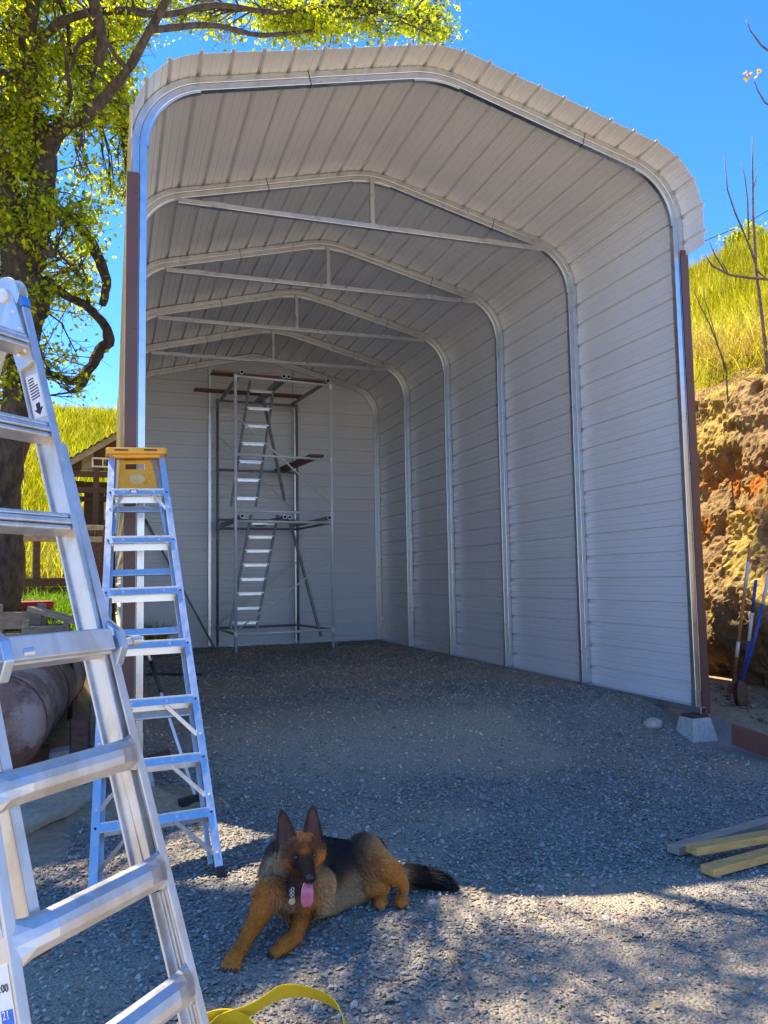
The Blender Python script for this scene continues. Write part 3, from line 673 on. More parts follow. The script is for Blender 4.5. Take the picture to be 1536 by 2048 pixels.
    # hinges
    for off in (-U*L1, Vector()):
        hc = RT+up*.06-hN*.025+off; m = MB()
        for s in (-1, 1):
            ring = [hc+U*s*.014+hN*.062*math.cos(i*math.pi/14)+Vector((0, 0, 1))*.062*math.sin(i*math.pi/14) for i in range(28)]; m.prism(ring, U*s*.006)
        arm = (RT-up*.20+off); d_ = (arm-hc).normalized(); m.beam(hc, arm, .07, .040, N); arm2 = mir(RT-up*.20)+off; m.beam(hc, arm2, .07, .036, hN)
        hg = m.build('hinge', alum_worn, root, bevel=.004)
        q = MB(); q.tube([hc-U*.03, hc+U*.03], .022, 16); q.tube([hc-U*.034, hc+U*.034], .010, 12); q.build('hinge_pin', steel, hg)
        q = MB(); q.beam(RT+off+up*.035+N*.034-U*.0, RT+off+up*.005+N*.034, .032, .02, U); q.build('hinge_lock', blue, hg, bevel=.004)
        for dx, dz in ((.012, -.10), (-.016, -.10), (.012, -.14), (-.016, -.14), (.012, -.18), (-.016, -.18), (.0, -.03)):
            q = MB(); cc = RT+up*(dz+.03)+N*dx+off-U*.0205; q.tube([cc, cc-U*.005], [.006, .004], 8); q.build('rivet', steel, hg)
    # stickers: direction label on the far rail, instruction strip on the near rail
    white = MATS['label_white']
    f = lambda t, n_: rp(t+.045)+N*n_-U*.0045
    q = MB(); q.prism([f(.745, -.026), f(.735, .024), f(.595, .024), f(.605, -.026)], -U*.0008); lb = q.build('direction_label', white, root); tag(lb, 'white label with text lines and a black down arrow')
    q = MB(); ce = .625; q.prism([f(ce+.022, -.008), f(ce+.022, .008), f(ce+.004, .008), f(ce+.004, .018), f(ce-.016, .0), f(ce+.004, -.018), f(ce+.004, -.008)], -U*.0014); q.build('arrow', dark, lb)
    for j in range(8):
        t = .728-.009*j; q = MB(); a_, b_ = (-.018, .004 if j < 3 else .016); q.beam(f(t, a_)-U*.0009, f(t, b_)-U*.0009, .0045, .0006, up); q.build('print_line', dark, lb)
    fn = lambda z_, n_: (near0.lerp(near1, (near0.z-z_)/(near0.z-near1.z)))+N*n_+U*(-.0040-.0)
    s_ = -1
    paper = mat('peeling_paper', (.66,.66,.66), (.80,.80,.80), rough=.7, scale=40, c3=(.45,.45,.46))
    def strip(z0, z1, n0, n1, name, m_, e=.0008, lab=None, par=None):
        q = MB(); q.prism([fn(z0, n0), fn(z0, n1), fn(z1, n1), fn(z1, n0)], -U*e); o = q.build(name, m_, par or root)
        if lab: o['label'] = lab
        return o
    st1 = strip(.98, .62, -.028, .022, 'instruction_label', paper, lab='grey worn instruction label with fine print')
    for j in range(30): strip(.97-.0112*j, .9672-.0112*j, -.022, .016-.009*(j % 4), 'print_line', steel_dk, .0013, par=st1)
    st2 = strip(.575, .30, -.026, .024, 'rating_label', white, lab='white rating label with blue peeling ink')
    blu = mat('label_blue', (.02,.12,.58), (.04,.2,.7), rough=.5, scale=60)
    for z0, z1, n0, n1 in ((.50,.475,-.014,.02),(.465,.44,.0,.022),(.43,.40,-.018,.012),(.395,.345,-.006,.020),(.345,.32,-.012,.018)): strip(z0, z1, n0, n1, 'blue_print', blu, .0014, par=st2)
    def txt(s, z_, size, m_):
        cu = bpy.data.curves.new('label_text', 'FONT'); cu.body = s; cu.size = size; cu.align_x = 'CENTER'; cu.extrude = .0004; cu.materials.append(m_)
        o = bpy.data.objects.new('tmp_text', cu); COL.objects.link(o); me_ = bpy.data.meshes.new_from_object(o.evaluated_get(bpy.context.evaluated_depsgraph_get())); bpy.data.objects.remove(o)
        o = bpy.data.objects.new('printed_number', me_); COL.objects.link(o); o.parent = st2
        X_ = N.normalized(); Z_ = -U; Y_ = Z_.cross(X_); Y_ = up; X_ = Y_.cross(Z_)
        p = fn(z_, 0)-U*.0016-root.location; o.matrix_local = Matrix(((X_.x, Y_.x, Z_.x, p.x), (X_.y, Y_.y, Z_.y, p.y), (X_.z, Y_.z, Z_.z, p.z), (0, 0, 0, 1)))
    txt('1:00', .53, .021, dark); txt('21', .485, .022, white)
    return root
folding_ladder()

# ------------------------------------------------------------------ scaffold tower at the rear
def scaffold():
    FL, FR, BL, BR = Vector((1.90, 7.55, -.03)), Vector((3.74, 7.80, -.03)), Vector((1.84, 9.62, -.03)), Vector((3.52, 9.76, -.03))
    root = empty('scaffold_tower', (2.8, 8.6, -.03), 'two tier tubular scaffold tower with inner ladders by the rear wall', 'scaffold')
    H = 5.08; R_ = .027; up = Vector((0, 0, 1))
    def tube(name, a, b, r=R_, m=steel, n=10, par=root):
        q = MB(); q.tube([a, b], r, n); return q.build(name, m, par, smooth=True)
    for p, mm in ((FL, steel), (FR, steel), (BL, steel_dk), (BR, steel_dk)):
        po = tube('standard', p+up*.10, p+up*H, .029, mm, 12)
        q = MB()
        for z in (.42, 2.42, 2.60, 3.62, H-.06): q.tube([p+up*(z-.045), p+up*(z+.045)], .036, 12)
        q.build('coupler', mm, po, smooth=False)
        q = MB(); q.tube([p+up*.0, p+up*.12], .020, 8); q.build('screw_jack', steel_dk, po)
        q = MB(); q.box((p.x-.09, p.y-.09, p.z-.004), (p.x+.09, p.y+.09, p.z+.012)); q.build('base_plate', wood_old if p is FL else steel_dk, po)
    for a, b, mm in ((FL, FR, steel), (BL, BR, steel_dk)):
        for z, dz in ((.42, .02), (2.42, 0), (2.60, 0), (3.62, 0), (H-.03, 0)): tube('ledger', a+up*z, b+up*z, .024, mm)
        tube('diagonal_brace', a+up*.48, b+up*1.75, .014, steel); tube('diagonal_brace', a+up*(H-.75), b+up*2.75, .014, steel)
    for a, b in ((FL, BL), (FR, BR)):
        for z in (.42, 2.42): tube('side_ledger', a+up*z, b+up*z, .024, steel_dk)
    ringm = steel
    for z in (2.50, H+.02):                                           # platform bearers, open tube ends to the front
        for t in (.055, .485, .535, .955):
            a = FL.lerp(FR, t)+up*z+Vector((0, -.12, 0)); b = BL.lerp(BR, t)+up*(z-.0)+Vector((0, .05, 0))
            q = MB(); q.tube([a, b], .038, 14, cap=False); bo = q.build('platform_bearer', steel_dk, root, smooth=True)
            d = (b-a).normalized(); q = MB(); n = 16; u, v = Vector((1, 0, 0)), up
            for k, (r0, y_) in enumerate(((.040, 0), (.029, 0), (.029, .25))):
                for i in range(n): q.V.append(tuple(a+d*(y_-.004)+u*r0*math.cos(2*math.pi*i/n)+v*r0*math.sin(2*math.pi*i/n)))
            for k in range(2):
                for i in range(n): q.F.append([k*n+i, k*n+(i+1) % n, (k+1)*n+(i+1) % n, (k+1)*n+i]); q.M.append(k)
            q.F.append([2*n+i for i in range(n)]); q.M.append(1)
            q.build('tube_end', [steel, dark], bo)
    def lad(px0, py0, px1, py1, wpx, rows, Y):
        b0, t0 = OY(px0, py0, Y), OY(px1, py1, Y+.35); b1, t1 = OY(px0+wpx, py0, Y), OY(px1+wpx, py1, Y+.35)
        la = empty('inner_ladder', Vector((0, 0, 0))); la.parent = root; la.matrix_parent_inverse = Matrix.Identity(4); la.location = (0, 0, 0)
        for a, b in ((b0, t0), (b1, t1)):
            q = MB(); q.beam(a, b, .045, .075, (1, 0, 0)); q.build('stile', steel_dk, la, bevel=.003)
        for k in range(rows):
            t = (k+.45)/rows; q = MB(); a, b = b0.lerp(t0, t), b1.lerp(t1, t); q.box((a.x+.0, a.y-.06, a.z-.006), (b.x-.0, a.y+.10, a.z+.010)); q.build('tread', alum, la, bevel=.002)
            q = MB(); q.box((a.x+.04, a.y-.045, a.z-.045), (b.x-.04, a.y-.03, a.z-.007)); q.build('tread_lip', alum, la)
    lad(460, 1258, 502, 1030, 53, 8, 8.35); lad(462, 1012, 500, 762, 50, 7, 8.35)
    for (x0, y0, x1, y1) in ((526, 795, 569, 1000), (578, 1035, 642, 1272)):
        q = MB(); q.beam(OY(x0, y0, 8.9), OY(x1, y1, 8.0), .05, .06, (1, 0, 0)); q.build('stair_strut', steel_dk, root, bevel=.004)
    return FL, FR, BL, BR, H
FL, FR, BL, BR, SH = scaffold()
def plank(name, a, b, wd, th, m, label, cat='plank', group=None, bevel=.004, u=None):
    a, b = Vector(a), Vector(b); o = empty(name, (a+b)/2, label, cat, group) if False else None
    q = MB(); d = (b-a).normalized(); u = Vector(u) if u is not None else Vector((0, 0, 1)).cross(d)
    q.beam(a, b, wd, th, u); ob = q.build(name, m, None, bevel=bevel, origin=tuple((a+b)/2)); return tag(ob, label, cat, group)
zt = SH+.02-.03+.038+.024
plank('plank', (1.52, 7.95, zt+.0185), (3.70, 8.12, zt+.0185), .24, .035, wood_red, 'front dark plank laid across the top of the scaffold')
plank('plank', (1.35, 9.35, zt+.0185), (3.55, 9.42, zt+.0185), .24, .035, wood_red, 'rear dark plank laid across the top of the scaffold')
q0, q1 = FL.lerp(FR, .83), BL.lerp(BR, .80); zt = -.03+3.62+.024+.022
plank('plank', (q0.x, q0.y-.12, zt), (q1.x, q1.y+.1, zt), .27, .042, wood_red, 'reddish plank halfway up the scaffold on its middle bars')

# ------------------------------------------------------------------ piers, rock, lumber, edging
def pier(x, y, z, label):
    root = empty('pier_block', (x, y, z), label, 'concrete pier', 'piers under the front posts'); h = .27 if x > 2 else .27
    q = MB(); t, b = .105, .17
    q.hexa([(x-b, y-b, z-.05), (x+b, y-b, z-.05), (x+b, y+b, z-.05), (x-b, y+b, z-.05), (x-t, y-t, z+h), (x+t, y-t, z+h), (x+t, y+t, z+h), (x-t, y+t, z+h)]); q.build('block', concrete, root, bevel=.008)
    q = MB(); q.box((x-t+.01, y-t+.02, z+h), (x+t-.01, y+t-.01, -.074)); q.build('wood_shim', wood_dk, root, bevel=.003)
pier(5.36, .02, GZ0+.0, 'sloped concrete pier under the right front post'); pier(.02, .06, GZ0+.0, 'sloped concrete pier under the left front post')
def rock(px, py, r, label, name='rock', m=None, flat=.7):
    p = GZ(px, py, GZ0); p.z = float(gh(p.x, p.y))+r*flat*.55
    for _ in range(6): p = GZ(px, py, p.z); p.z = float(gh(p.x, p.y))+r*flat*.55
    bm = bmesh.new(); bmesh.ops.create_icosphere(bm, subdivisions=3, radius=r)
    for v in bm.verts:
        k = 1+.22*mnoise.noise(v.co*1.3/r+Vector((px, py, 0)))+.05*mnoise.noise(v.co*5/r); v.co = v.co*k; v.co.z *= flat; v.co.x *= 1.15
    me = bpy.data.meshes.new(name); bm.to_mesh(me); bm.free(); me.materials.append(m or MATS['pale_rock'])
    for f in me.polygons: f.use_smooth = True
    o = link(name, me, None, p); o.rotation_euler.z = px; return tag(o, label, 'rock')
mat('pale_rock', (.42,.34,.26), (.58,.50,.42), rough=.9, scale=12, bump=.5, coords='Object')
rock(1307, 1477, .085, 'pale rounded rock on the gravel by the right pier')
rock(866, 1806, .026, 'small grey stone beside the hind paws of the dog', flat=.75)
def two_by(p0, p1, label, z, m=wood_new):
    a, b = GZ(*p0, z), GZ(*p1, z); return plank('timber_board', a, b, .092, .046, m, label, 'board', 'boards stacked on the gravel')
z0 = GZ0+.012+.012
two_by((1346, 1700), (1660, 1610), 'grey weathered board lying rearmost of the three boards', z0+.023, mat('lumber_grey', (.30,.23,.16), (.46,.36,.25), rough=.8, scale=5, stretch=(1,9,9), bump=.25))
two_by((1414, 1742), (1660, 1676), 'tan board lying nearest the camera of the three boards', z0+.023)
two_by((1382, 1700), (1650, 1652), 'pale clean board lying on top of the other two boards', z0+.023+.047)
p0, p1 = GZ(1466, 1468, -.22), GZ(1640, 1530, -.26); plank('edging_board', p0, p1, .20, .038, wood_red, 'red brown edging board on edge beside the right pier', 'board', u=(0, 0, 1))

# sticks and leaves on the ground
def stick(pts, r, label, m=None, name='stick'):
    P_ = []
    for p in pts:
        g_ = GZ(*p, GZ0+.02)
        for _ in range(5): g_ = GZ(p[0], p[1], float(gh(g_.x, g_.y))+.02)
        P_.append(g_)
    q = MB(); q.tube(P_, [r*(1-.5*i/len(P_)) for i in range(len(P_))], 7); o = q.build(name, m or wood_old, None, smooth=True, origin=tuple(P_[0])); return tag(o, label, 'stick')
stick([(1280, 1593), (1262, 1618), (1238, 1632), (1226, 1640), (1243, 1656), (1262, 1672)], .007, 'thin bent grey stick on the gravel left of the boards')
stick([(737, 1943), (757, 1953), (768, 1956), (784, 1961)], .008, 'short dark twig on the gravel in front of the dog')
stick([(895, 1905), (920, 1945), (936, 1985), (944, 2010)], .008, 'curved pale twig on the dusty ground near the bottom edge')
# yellow webbing strap
def strap():
    web = mat('yellow_webbing', (.74,.50,.010), (.84,.58,.014), rough=.7, scale=30, bump=.3, bscale=300, bdist=.002)
    root = empty('webbing_strap', GZ(560, 2010, GZ0+.015), 'yellow webbing strap looped on the gravel at the bottom edge', 'strap')
    def band(pts, wd, name):
        P_ = [Vector(p[:3]) for p in pts]; n = len(P_); fine = []
        for i in range(n-1):
            p_, a, b, q_ = P_[max(i-1, 0)], P_[i], P_[i+1], P_[min(i+2, n-1)]
            for k in range(8):
                t = k/8; fine.append(.5*((2*a)+(b-p_)*t+(2*p_-5*a+4*b-q_)*t*t+(3*a-p_-3*b+q_)*t*t*t))
        fine.append(P_[-1]); m = MB(); tilt = [p[3] for p in pts]
        for i, p in enumerate(fine):
            d = (fine[min(i+1, len(fine)-1)]-fine[max(i-1, 0)]).normalized(); tl = np.interp(i/8, range(n), tilt)
            side = d.cross(Vector((0, 0, 1))).normalized(); u = (side*math.cos(tl)+Vector((0, 0, 1))*math.sin(tl)).normalized(); nn = d.cross(u)
            for a, b in ((-1, -1), (1, -1), (1, 1), (-1, 1)): m.V.append(tuple(p+u*a*wd/2+nn*b*.0016))
        for i in range(len(fine)-1):
            for k in range(4): m.F.append([i*4+k, i*4+(k+1) % 4, i*4+4+(k+1) % 4, i*4+4+k]); m.M.append(0)
        m.F += [[0, 1, 2, 3], [len(fine)*4-4+k for k in range(4)]]; m.M += [0, 0]
        m.build(name, web, root, smooth=False)
    g_ = lambda px, py, h, t: (*GZ(px, py, GZ0+.015+h), t)
    band([g_(395, 2075, .03, .8), g_(430, 2040, .06, .7), g_(500, 2020, .09, 1.0), g_(560, 1985, .13, 1.1), g_(620, 1985, .12, .9), g_(672, 2010, .08, 1.0), g_(690, 2050, .05, 1.3), g_(700, 2110, .02, 1.2)], .078, 'upper_loop')
    band([g_(360, 2060, .02, .6), g_(430, 2035, .07, 1.1), g_(480, 2040, .06, 1.3), g_(520, 2070, .03, 1.2), g_(545, 2120, .02, .9)], .078, 'lower_loop')
strap()
# ------------------------------------------------------------------ tools on the right
def ground_at(px, py):
    p = GZ(px, py, -.2)
    for _ in range(8): p = GZ(px, py, float(gh(p.x, p.y)))
    return p
bluep = mat('blue_paint', (.015,.05,.24), (.025,.08,.34), rough=.45, scale=20); rust = mat('rusty_steel', (.10,.045,.025), (.20,.09,.05), rough=.8, scale=20, bump=.3)
handle = mat('ash_handle', (.36,.18,.06), (.48,.26,.10), rough=.5, scale=8); tape = mat('white_tape', (.62,.60,.56), (.75,.73,.70), rough=.6, scale=20)
BANKX = 7.0
def to_bank(px, py, d=.0): 
    r = ray(px, py); t = (BANKX-.42-d-CAM[0])/r[0]; return Vector(CAM+t*r)
def spade():
    f = ground_at(1462, 1398); f.z -= .03; t = f+(to_bank(1500, 1098, .02)-f); root = empty('spade', f, 'wooden handled spade with a taped shaft leaning on the rock bank', 'spade')
    d = t-f; q = MB(); q.tube([f+d*.2, f+d*.6, t], [.017, .018, .019], 10); q.build('shaft', handle, root, smooth=True)
    q = MB(); q.tube([f+d*.30, f+d*.40], .0205, 10); q.tube([f+d*.72, f+d*.92], .0212, 10); q.build('tape_wrap', tape, root, smooth=True)
    u = d.cross(Vector((1, .6, 0))).normalized(); q = MB(); q.tube([f+d*.14, f+d*.24], [.02, .023], 10); b = f; w_ = Vector((.8, -.6, 0)); n_ = d.normalized().cross(w_).normalized(); dn = d.normalized()
    q.prism([b-w_*.05, b+w_*.05, b+dn*.2+w_*.06, b+dn*.22, b+dn*.2-w_*.06], n_*.004); q.build('blade', rust, root)
def digger():
    f = ground_at(1482, 1412); f.z -= .02; root = empty('post_hole_digger', f, 'post hole digger with two blue handles leaning on the bank', 'digging tool')
    for (p1, p2) in (((1486, 1330), (1512, 1160)), ((1494, 1322), (1566, 1010))):
        a = f.lerp(to_bank(*p2, .05), .27); t = to_bank(*p2, .03); 
        q = MB(); q.tube([f+Vector((0, 0, .22)), f.lerp(t, .32)+Vector((.0, .0, .02)), f.lerp(t, .52)], [.021, .019, .018], 10); q.build('handle_sleeve', bluep, root, smooth=True)
        q = MB(); q.tube([f.lerp(t, .52), f.lerp(t, .74)], .0175, 10); q.build('tape_wrap', tape, root, smooth=True)
        q = MB(); q.tube([f.lerp(t, .74), t], .0172, 10); q.build('handle', bluep, root, smooth=True)
    for s in (-1, 1):                                                  # curved clam blades
        q = MB(); nn = 9
        for r_, (z, w_) in enumerate(((.0, .02), (.05, .055), (.14, .07), (.24, .06), (.30, .03))):
            for k in range(nn): a_ = math.pi*(k/(nn-1)-.5)*.9; q.V.append(tuple(f+Vector((math.sin(a_)*w_*1.1, s*(.02+math.cos(a_)*w_*.6), z))))
        for r_ in range(4):
            for k in range(nn-1): q.F.append([r_*nn+k, r_*nn+k+1, (r_+1)*nn+k+1, (r_+1)*nn+k]); q.M.append(0)
        o = q.build('blade', rust, root, smooth=True); sm = o.modifiers.new('thick', 'SOLIDIFY'); sm.thickness = .004
spade(); digger()
# broom behind the stepladder, and poles inside
def pole(name, a, b, r, m, label, cat, n=10):
    q = MB(); q.tube([a, b], r, n); o = q.build(name, m, None, smooth=True, origin=tuple(a)); return tag(o, label, cat)
def broom():
    h = GZ(392, 1600, GZ0+.06); h.z = float(gh(h.x, h.y))+.07; t = Vector((.10, .55, 1.05)); t = OY(283, 1268, .30)
    root = empty('push_broom', h, 'push broom with dark head and metal pole leaning by the left post', 'broom'); d = t-h
    q = MB(); q.tube([h+d*.02, h+d*.62], .013, 10); q.build('pole', steel, root, smooth=True); q = MB(); q.tube([h+d*.62, h+d*.82], .0155, 10); q.build('grip', dark, root, smooth=True)
    q = MB(); q.tube([h+d*.82, t], .013, 10); q.build('pole', alum, root, smooth=True)
    navy = mat('navy_bristle', (.006,.008,.03), (.012,.016,.06), rough=.9, scale=50, bump=.6); q = MB(); w_ = Vector((.8, .5, 0)).normalized(); q.beam(h-w_*.15, h+w_*.15, .06, .05, (0, 0, 1)); q.build('head', dark, root, bevel=.006)
    for k in range(14):
        c = h-w_*(.145-.022*k); q = MB(); e = c+Vector((random.uniform(-.02, .02), random.uniform(-.02, .02), -.075)); q.tube([c, e], [.012, .02], 6); q.build('bristle_tuft', navy, root)
broom()
ga = lambda x, y: float(gh(x, y))
pole('leaning_pole', Vector((1.78, 9.5, ga(1.78, 9.5)+.02)), Vector((.46, 10.10, 2.6)), .022, steel_dk, 'long dark pole leaning against the rear wall left of the scaffold', 'pole')
plank('loose_board', (.35, 5.6, ga(.35, 5.6)+.03), (1.05, 5.2, ga(1.05, 5.2)+.03), .14, .03, wood_dk, 'short dark board lying on the floor inside by the left wall', 'board')
q = MB(); a_ = Vector((.13, .35, -.12)); q.tube([a_, a_+Vector((.16, .10, .015))], .03, 12); tag(q.build('rusty_pipe', rust, None, smooth=True, origin=tuple(a_)), 'short rusty pipe end beside the left post', 'pipe')
# sand heap by the left pier
def heap(c, rx, ry, h, name, label, m):
    n = 40; V = []; 
    for j in range(n):
        for i in range(n):
            u, v = (i/(n-1)*2-1), (j/(n-1)*2-1); r = math.hypot(u, v); x, y = c[0]+u*rx, c[1]+v*ry
            z = ga(x, y)+.0+h*max(0, 1-r)**1.2*(1+.5*(mnoise.noise((x*7, y*7, 0))))-.02*(r > .97)+.012*mnoise.noise((x*30, y*30, 1))
            V.append((x, y, z))
    F = np.array([[j*n+i, j*n+i+1, (j+1)*n+i+1, (j+1)*n+i] for j in range(n-1) for i in range(n-1)]); o = link(name, npmesh(name, np.array(V), F, [m], True)); return tag(o, label, kind='stuff')
sand_m = mat('sandy_soil', (.30,.22,.12), (.44,.33,.19), rough=.95, scale=30, bump=.8, bscale=120)
heap((.10, -.30), .62, .42, .15, 'sand_heap', 'small heap of tan sandy soil beside the left pier', sand_m)

# ------------------------------------------------------------------ yard on the left
def surf(px, py, lift=0.0):
    d = ray(px, py); t = 3.0
    while t < 60:
        p = CAM+t*d
        if p[2] <= float(gh(p[0], p[1])): break
        t += .02
    return Vector(p)+Vector((0, 0, lift))
def tank():
    c0, c1 = A(5, 1440, 6.15), A(92, 1392, 8.0); ax = (c1-c0).normalized(); c0 = c0-ax*.3; r = .37
    c0.z = max(c0.z, ga(c0.x, c0.y)+r+.10); c1.z = c0.z+.12; ax = (c1-c0).normalized()
    base = Vector(((c0.x+c1.x)/2, (c0.y+c1.y)/2, ga((c0.x+c1.x)/2, (c0.y+c1.y)/2)))
    root = empty('storage_tank', base, 'rusty faded cylindrical tank lying on its side left of the ladders', 'tank')
    m = mat('faded_tank_paint', (.13,.055,.04), (.25,.14,.095), rough=.6, scale=7, c3=(.34,.27,.25), rvar=.1, stretch=(1,1,1)); 
    P_, R_ = [], []; L = (c1-c0).length
    for k in range(7): a_ = math.pi/2*k/6; P_.append(c0-ax*(.20*math.cos(a_))); R_.append(max(.02, r*math.sin(a_)))
    for k in range(7): a_ = math.pi/2*(1-k/6); P_.append(c1+ax*(.20*math.cos(a_))); R_.append(max(.02, r*math.sin(a_)))
    q = MB(); q.tube(P_, R_, 40); q.build('shell', m, root, smooth=True)
    q = MB()
    for t in (.0, .5, 1.0): q.tube([c0.lerp(c1, t)-ax*.012, c0.lerp(c1, t)+ax*.012], r+.006, 40, cap=True)
    q.build('weld_seam', rust, root, smooth=False)
    for t in (.2, .92):
        c = c0.lerp(c1, t); zz = ga(c.x, c.y)-.03; q = MB(); u = ax.cross(Vector((0, 0, 1))).normalized(); q.beam(Vector((c.x, c.y, zz))-u*.32, Vector((c.x, c.y, zz))+u*.32, .12, max(.1, 2*(c.z-r*.75-zz)), ax); q.build('cradle', wood_dk, root, bevel=.01)
    q = MB(); tp = c0.lerp(c1, .35)+Vector((0, 0, r)); q.tube([tp-Vector((0, 0, .03)), tp+Vector((0, 0, .05))], [.06, .05], 14); q.build('valve_collar', rust, root)
    q = MB(); q.tube([tp+Vector((0, 0, .04)), tp+ax*.3+Vector((-.1, 0, .07)), tp+ax*.7+Vector((.02, 0, .03)), tp+ax*.95+Vector((.2, 0, -.02))], .008, 6); q.build('supply_line', dark, root, smooth=True)
tank()
crate_m = wood_old
def crate(px, py, D, wd, dp, h, rz, label, slats=3):
    c = surf(px, py); root = empty('wooden_crate', c, label, 'crate', 'wooden crates by the tank'); R_ = Matrix.Rotation(rz, 3, 'Z')
    def bx(name, lo, hi, mt=crate_m):
        q = MB(); q.box(lo, hi); q.V = [tuple(c+R_ @ Vector(v)) for v in q.V]; return q.build(name, mt, root, bevel=.004)
    for sx in (-1, 1):
        for sy in (-1, 1): bx('corner_post', (sx*wd/2-.03, sy*dp/2-.03, -.05), (sx*wd/2+.03, sy*dp/2+.03, h+.02))
    for k in range(slats):
        z = .02+k*(h-.04)/slats
        for sy in (-1, 1): bx('slat', (-wd/2+.02, sy*(dp/2+.032)-.01, z), (wd/2-.02, sy*(dp/2+.032)+.01, z+h/slats*.72))
        for sx in (-1, 1): bx('slat', (sx*(wd/2+.032)-.01, -dp/2+.02, z), (sx*(wd/2+.032)+.01, dp/2-.02, z+h/slats*.72))
    return c
crate(40, 1300, 0, .44, .36, .50, .15, 'grey slatted wooden crate left, below the red box', 2)
crate(92, 1318, 0, .40, .36, .42, .05, 'grey slatted wooden crate with a board across its top')
redm = mat('red_paint', (.30,.012,.012), (.42,.025,.02), rough=.45, scale=9, rvar=.1)
def redbox():
    c = surf(68, 1268); c = c+Vector((-.16, .55, 0)); c.z = ga(c.x, c.y)-.20; root = empty('red_box', c, 'long red painted box behind the wooden crates', 'box'); R_ = Matrix.Rotation(.22, 3, 'Z')
    def bx(name, lo, hi, mt=redm):
        q = MB(); q.box(lo, hi); q.V = [tuple(c+R_ @ Vector(v)) for v in q.V]; return q.build(name, mt, root, bevel=.012)
    bx('body', (-.30, -.2, -.1), (.30, .2, .40)); bx('lid', (-.315, -.215, .404), (.315, .215, .50)); bx('shelf_board', (-.30, -.22, .10), (.30, -.202, .16), wood_dk)
redbox()
c = surf(92, 1318); plank('tilted_board', c+Vector((-.16, .0, .56)), c+Vector((.34, -.12, .40)), .26, .05, wood_old, 'short grey board tilted over the right crate', 'board')
def stake(px, py, h, wd, label, m=wood_dk):
    c = surf(px, py); q = MB(); q.beam(c-Vector((0, 0, .15)), c+Vector((.0, .0, h)), wd, wd*.45, (1, .2, 0)); return tag(q.build('stake', m, None, bevel=.005, origin=tuple(c)), label, 'stake')
stake(156, 1585, .56, .125, 'dark brown wooden stake driven in before the tank')
stake(196, 1500, .42, .14, 'second wooden stake half hidden behind the big ladder', wood_old)
c = surf(105, 1545); q = MB(); q.beam(c+Vector((-.14, .02, .07)), c+Vector((.16, .08, .09)), .20, .17, (0, 1, 0)); tag(q.build('masonry_block', concrete, None, bevel=.01, origin=tuple(c)), 'pale masonry block on the ground below the tank', 'block')
def hydrant():
    c = surf(140, 1440); root = empty('standpipe', c, 'black standpipe with valve and hose fittings beside the tank', 'standpipe')
    q = MB(); q.tube([c-Vector((0, 0, .1)), c+Vector((0, 0, .30)), c+Vector((-.02, 0, .42))], [.022, .022, .026], 10); q.build('pipe', wood_dk, root, smooth=True)
    q = MB(); q.tube([c+Vector((-.02, 0, .40)), c+Vector((-.03, 0, .46)), c+Vector((-.03, 0, .62)), c+Vector((-.04, 0, .66))], [.03, .055, .06, .03], 12); q.build('valve_body', dark, root)
    q = MB(); q.tube([c+Vector((-.03, 0, .55)), c+Vector((.10, -.02, .56)), c+Vector((.16, -.02, .62))], [.022, .02, .018], 10); q.build('spout', dark, root, smooth=True)
    q = MB()
    for k in range(5): q.tube([c+Vector((-.06+.02*k, .01*k-.02, .64)), c+Vector((-.08+.03*k, .02*k-.04, .74)), c+Vector((-.02+.025*k, .02, .80))], [.014, .012, .012], 8)
    q.build('hose_fitting', dark, root, smooth=True); q = MB(); q.tube([c+Vector((-.04, 0, .24)), c+Vector((.0, 0, .245))], .034, 10); q.build('union_nut', wood_dk, root)
hydrant()
# carpeted board / plywood sheet on the ground
def sheet():
    c = [surf(40, 1640), surf(60, 1580), surf(215, 1568), surf(208, 1598), surf(55, 1700)]
    base = surf(110, 1625); m = mat('dusty_plywood', (.40,.31,.20), (.52,.42,.28), rough=.95, scale=22, bump=.4); n = 14; q = MB()
    corners = [surf(10, 1690), surf(210, 1590), surf(190, 1562), surf(20, 1590)]
    V = []
    for j in range(n):
        for i in range(n):
            u, v = i/(n-1), j/(n-1); p = corners[0].lerp(corners[1], u).lerp(corners[3].lerp(corners[2], u), v); z = ga(p.x, p.y)+.055+.03*mnoise.noise((p.x*2.5, p.y*2.5, 0)); V.append((p.x, p.y, z))
    q.V = V; q.F = [[j*n+i, j*n+i+1, (j+1)*n+i+1, (j+1)*n+i] for j in range(n-1) for i in range(n-1)]; q.M = [0]*len(q.F)
    o = q.build('plywood_sheet', m, None, origin=tuple(base)); s = o.modifiers.new('thick', 'SOLIDIFY'); s.thickness = .045; s.offset = -1; tag(o, 'dusty tan board lying on the ground behind the ladders', 'board')
sheet()

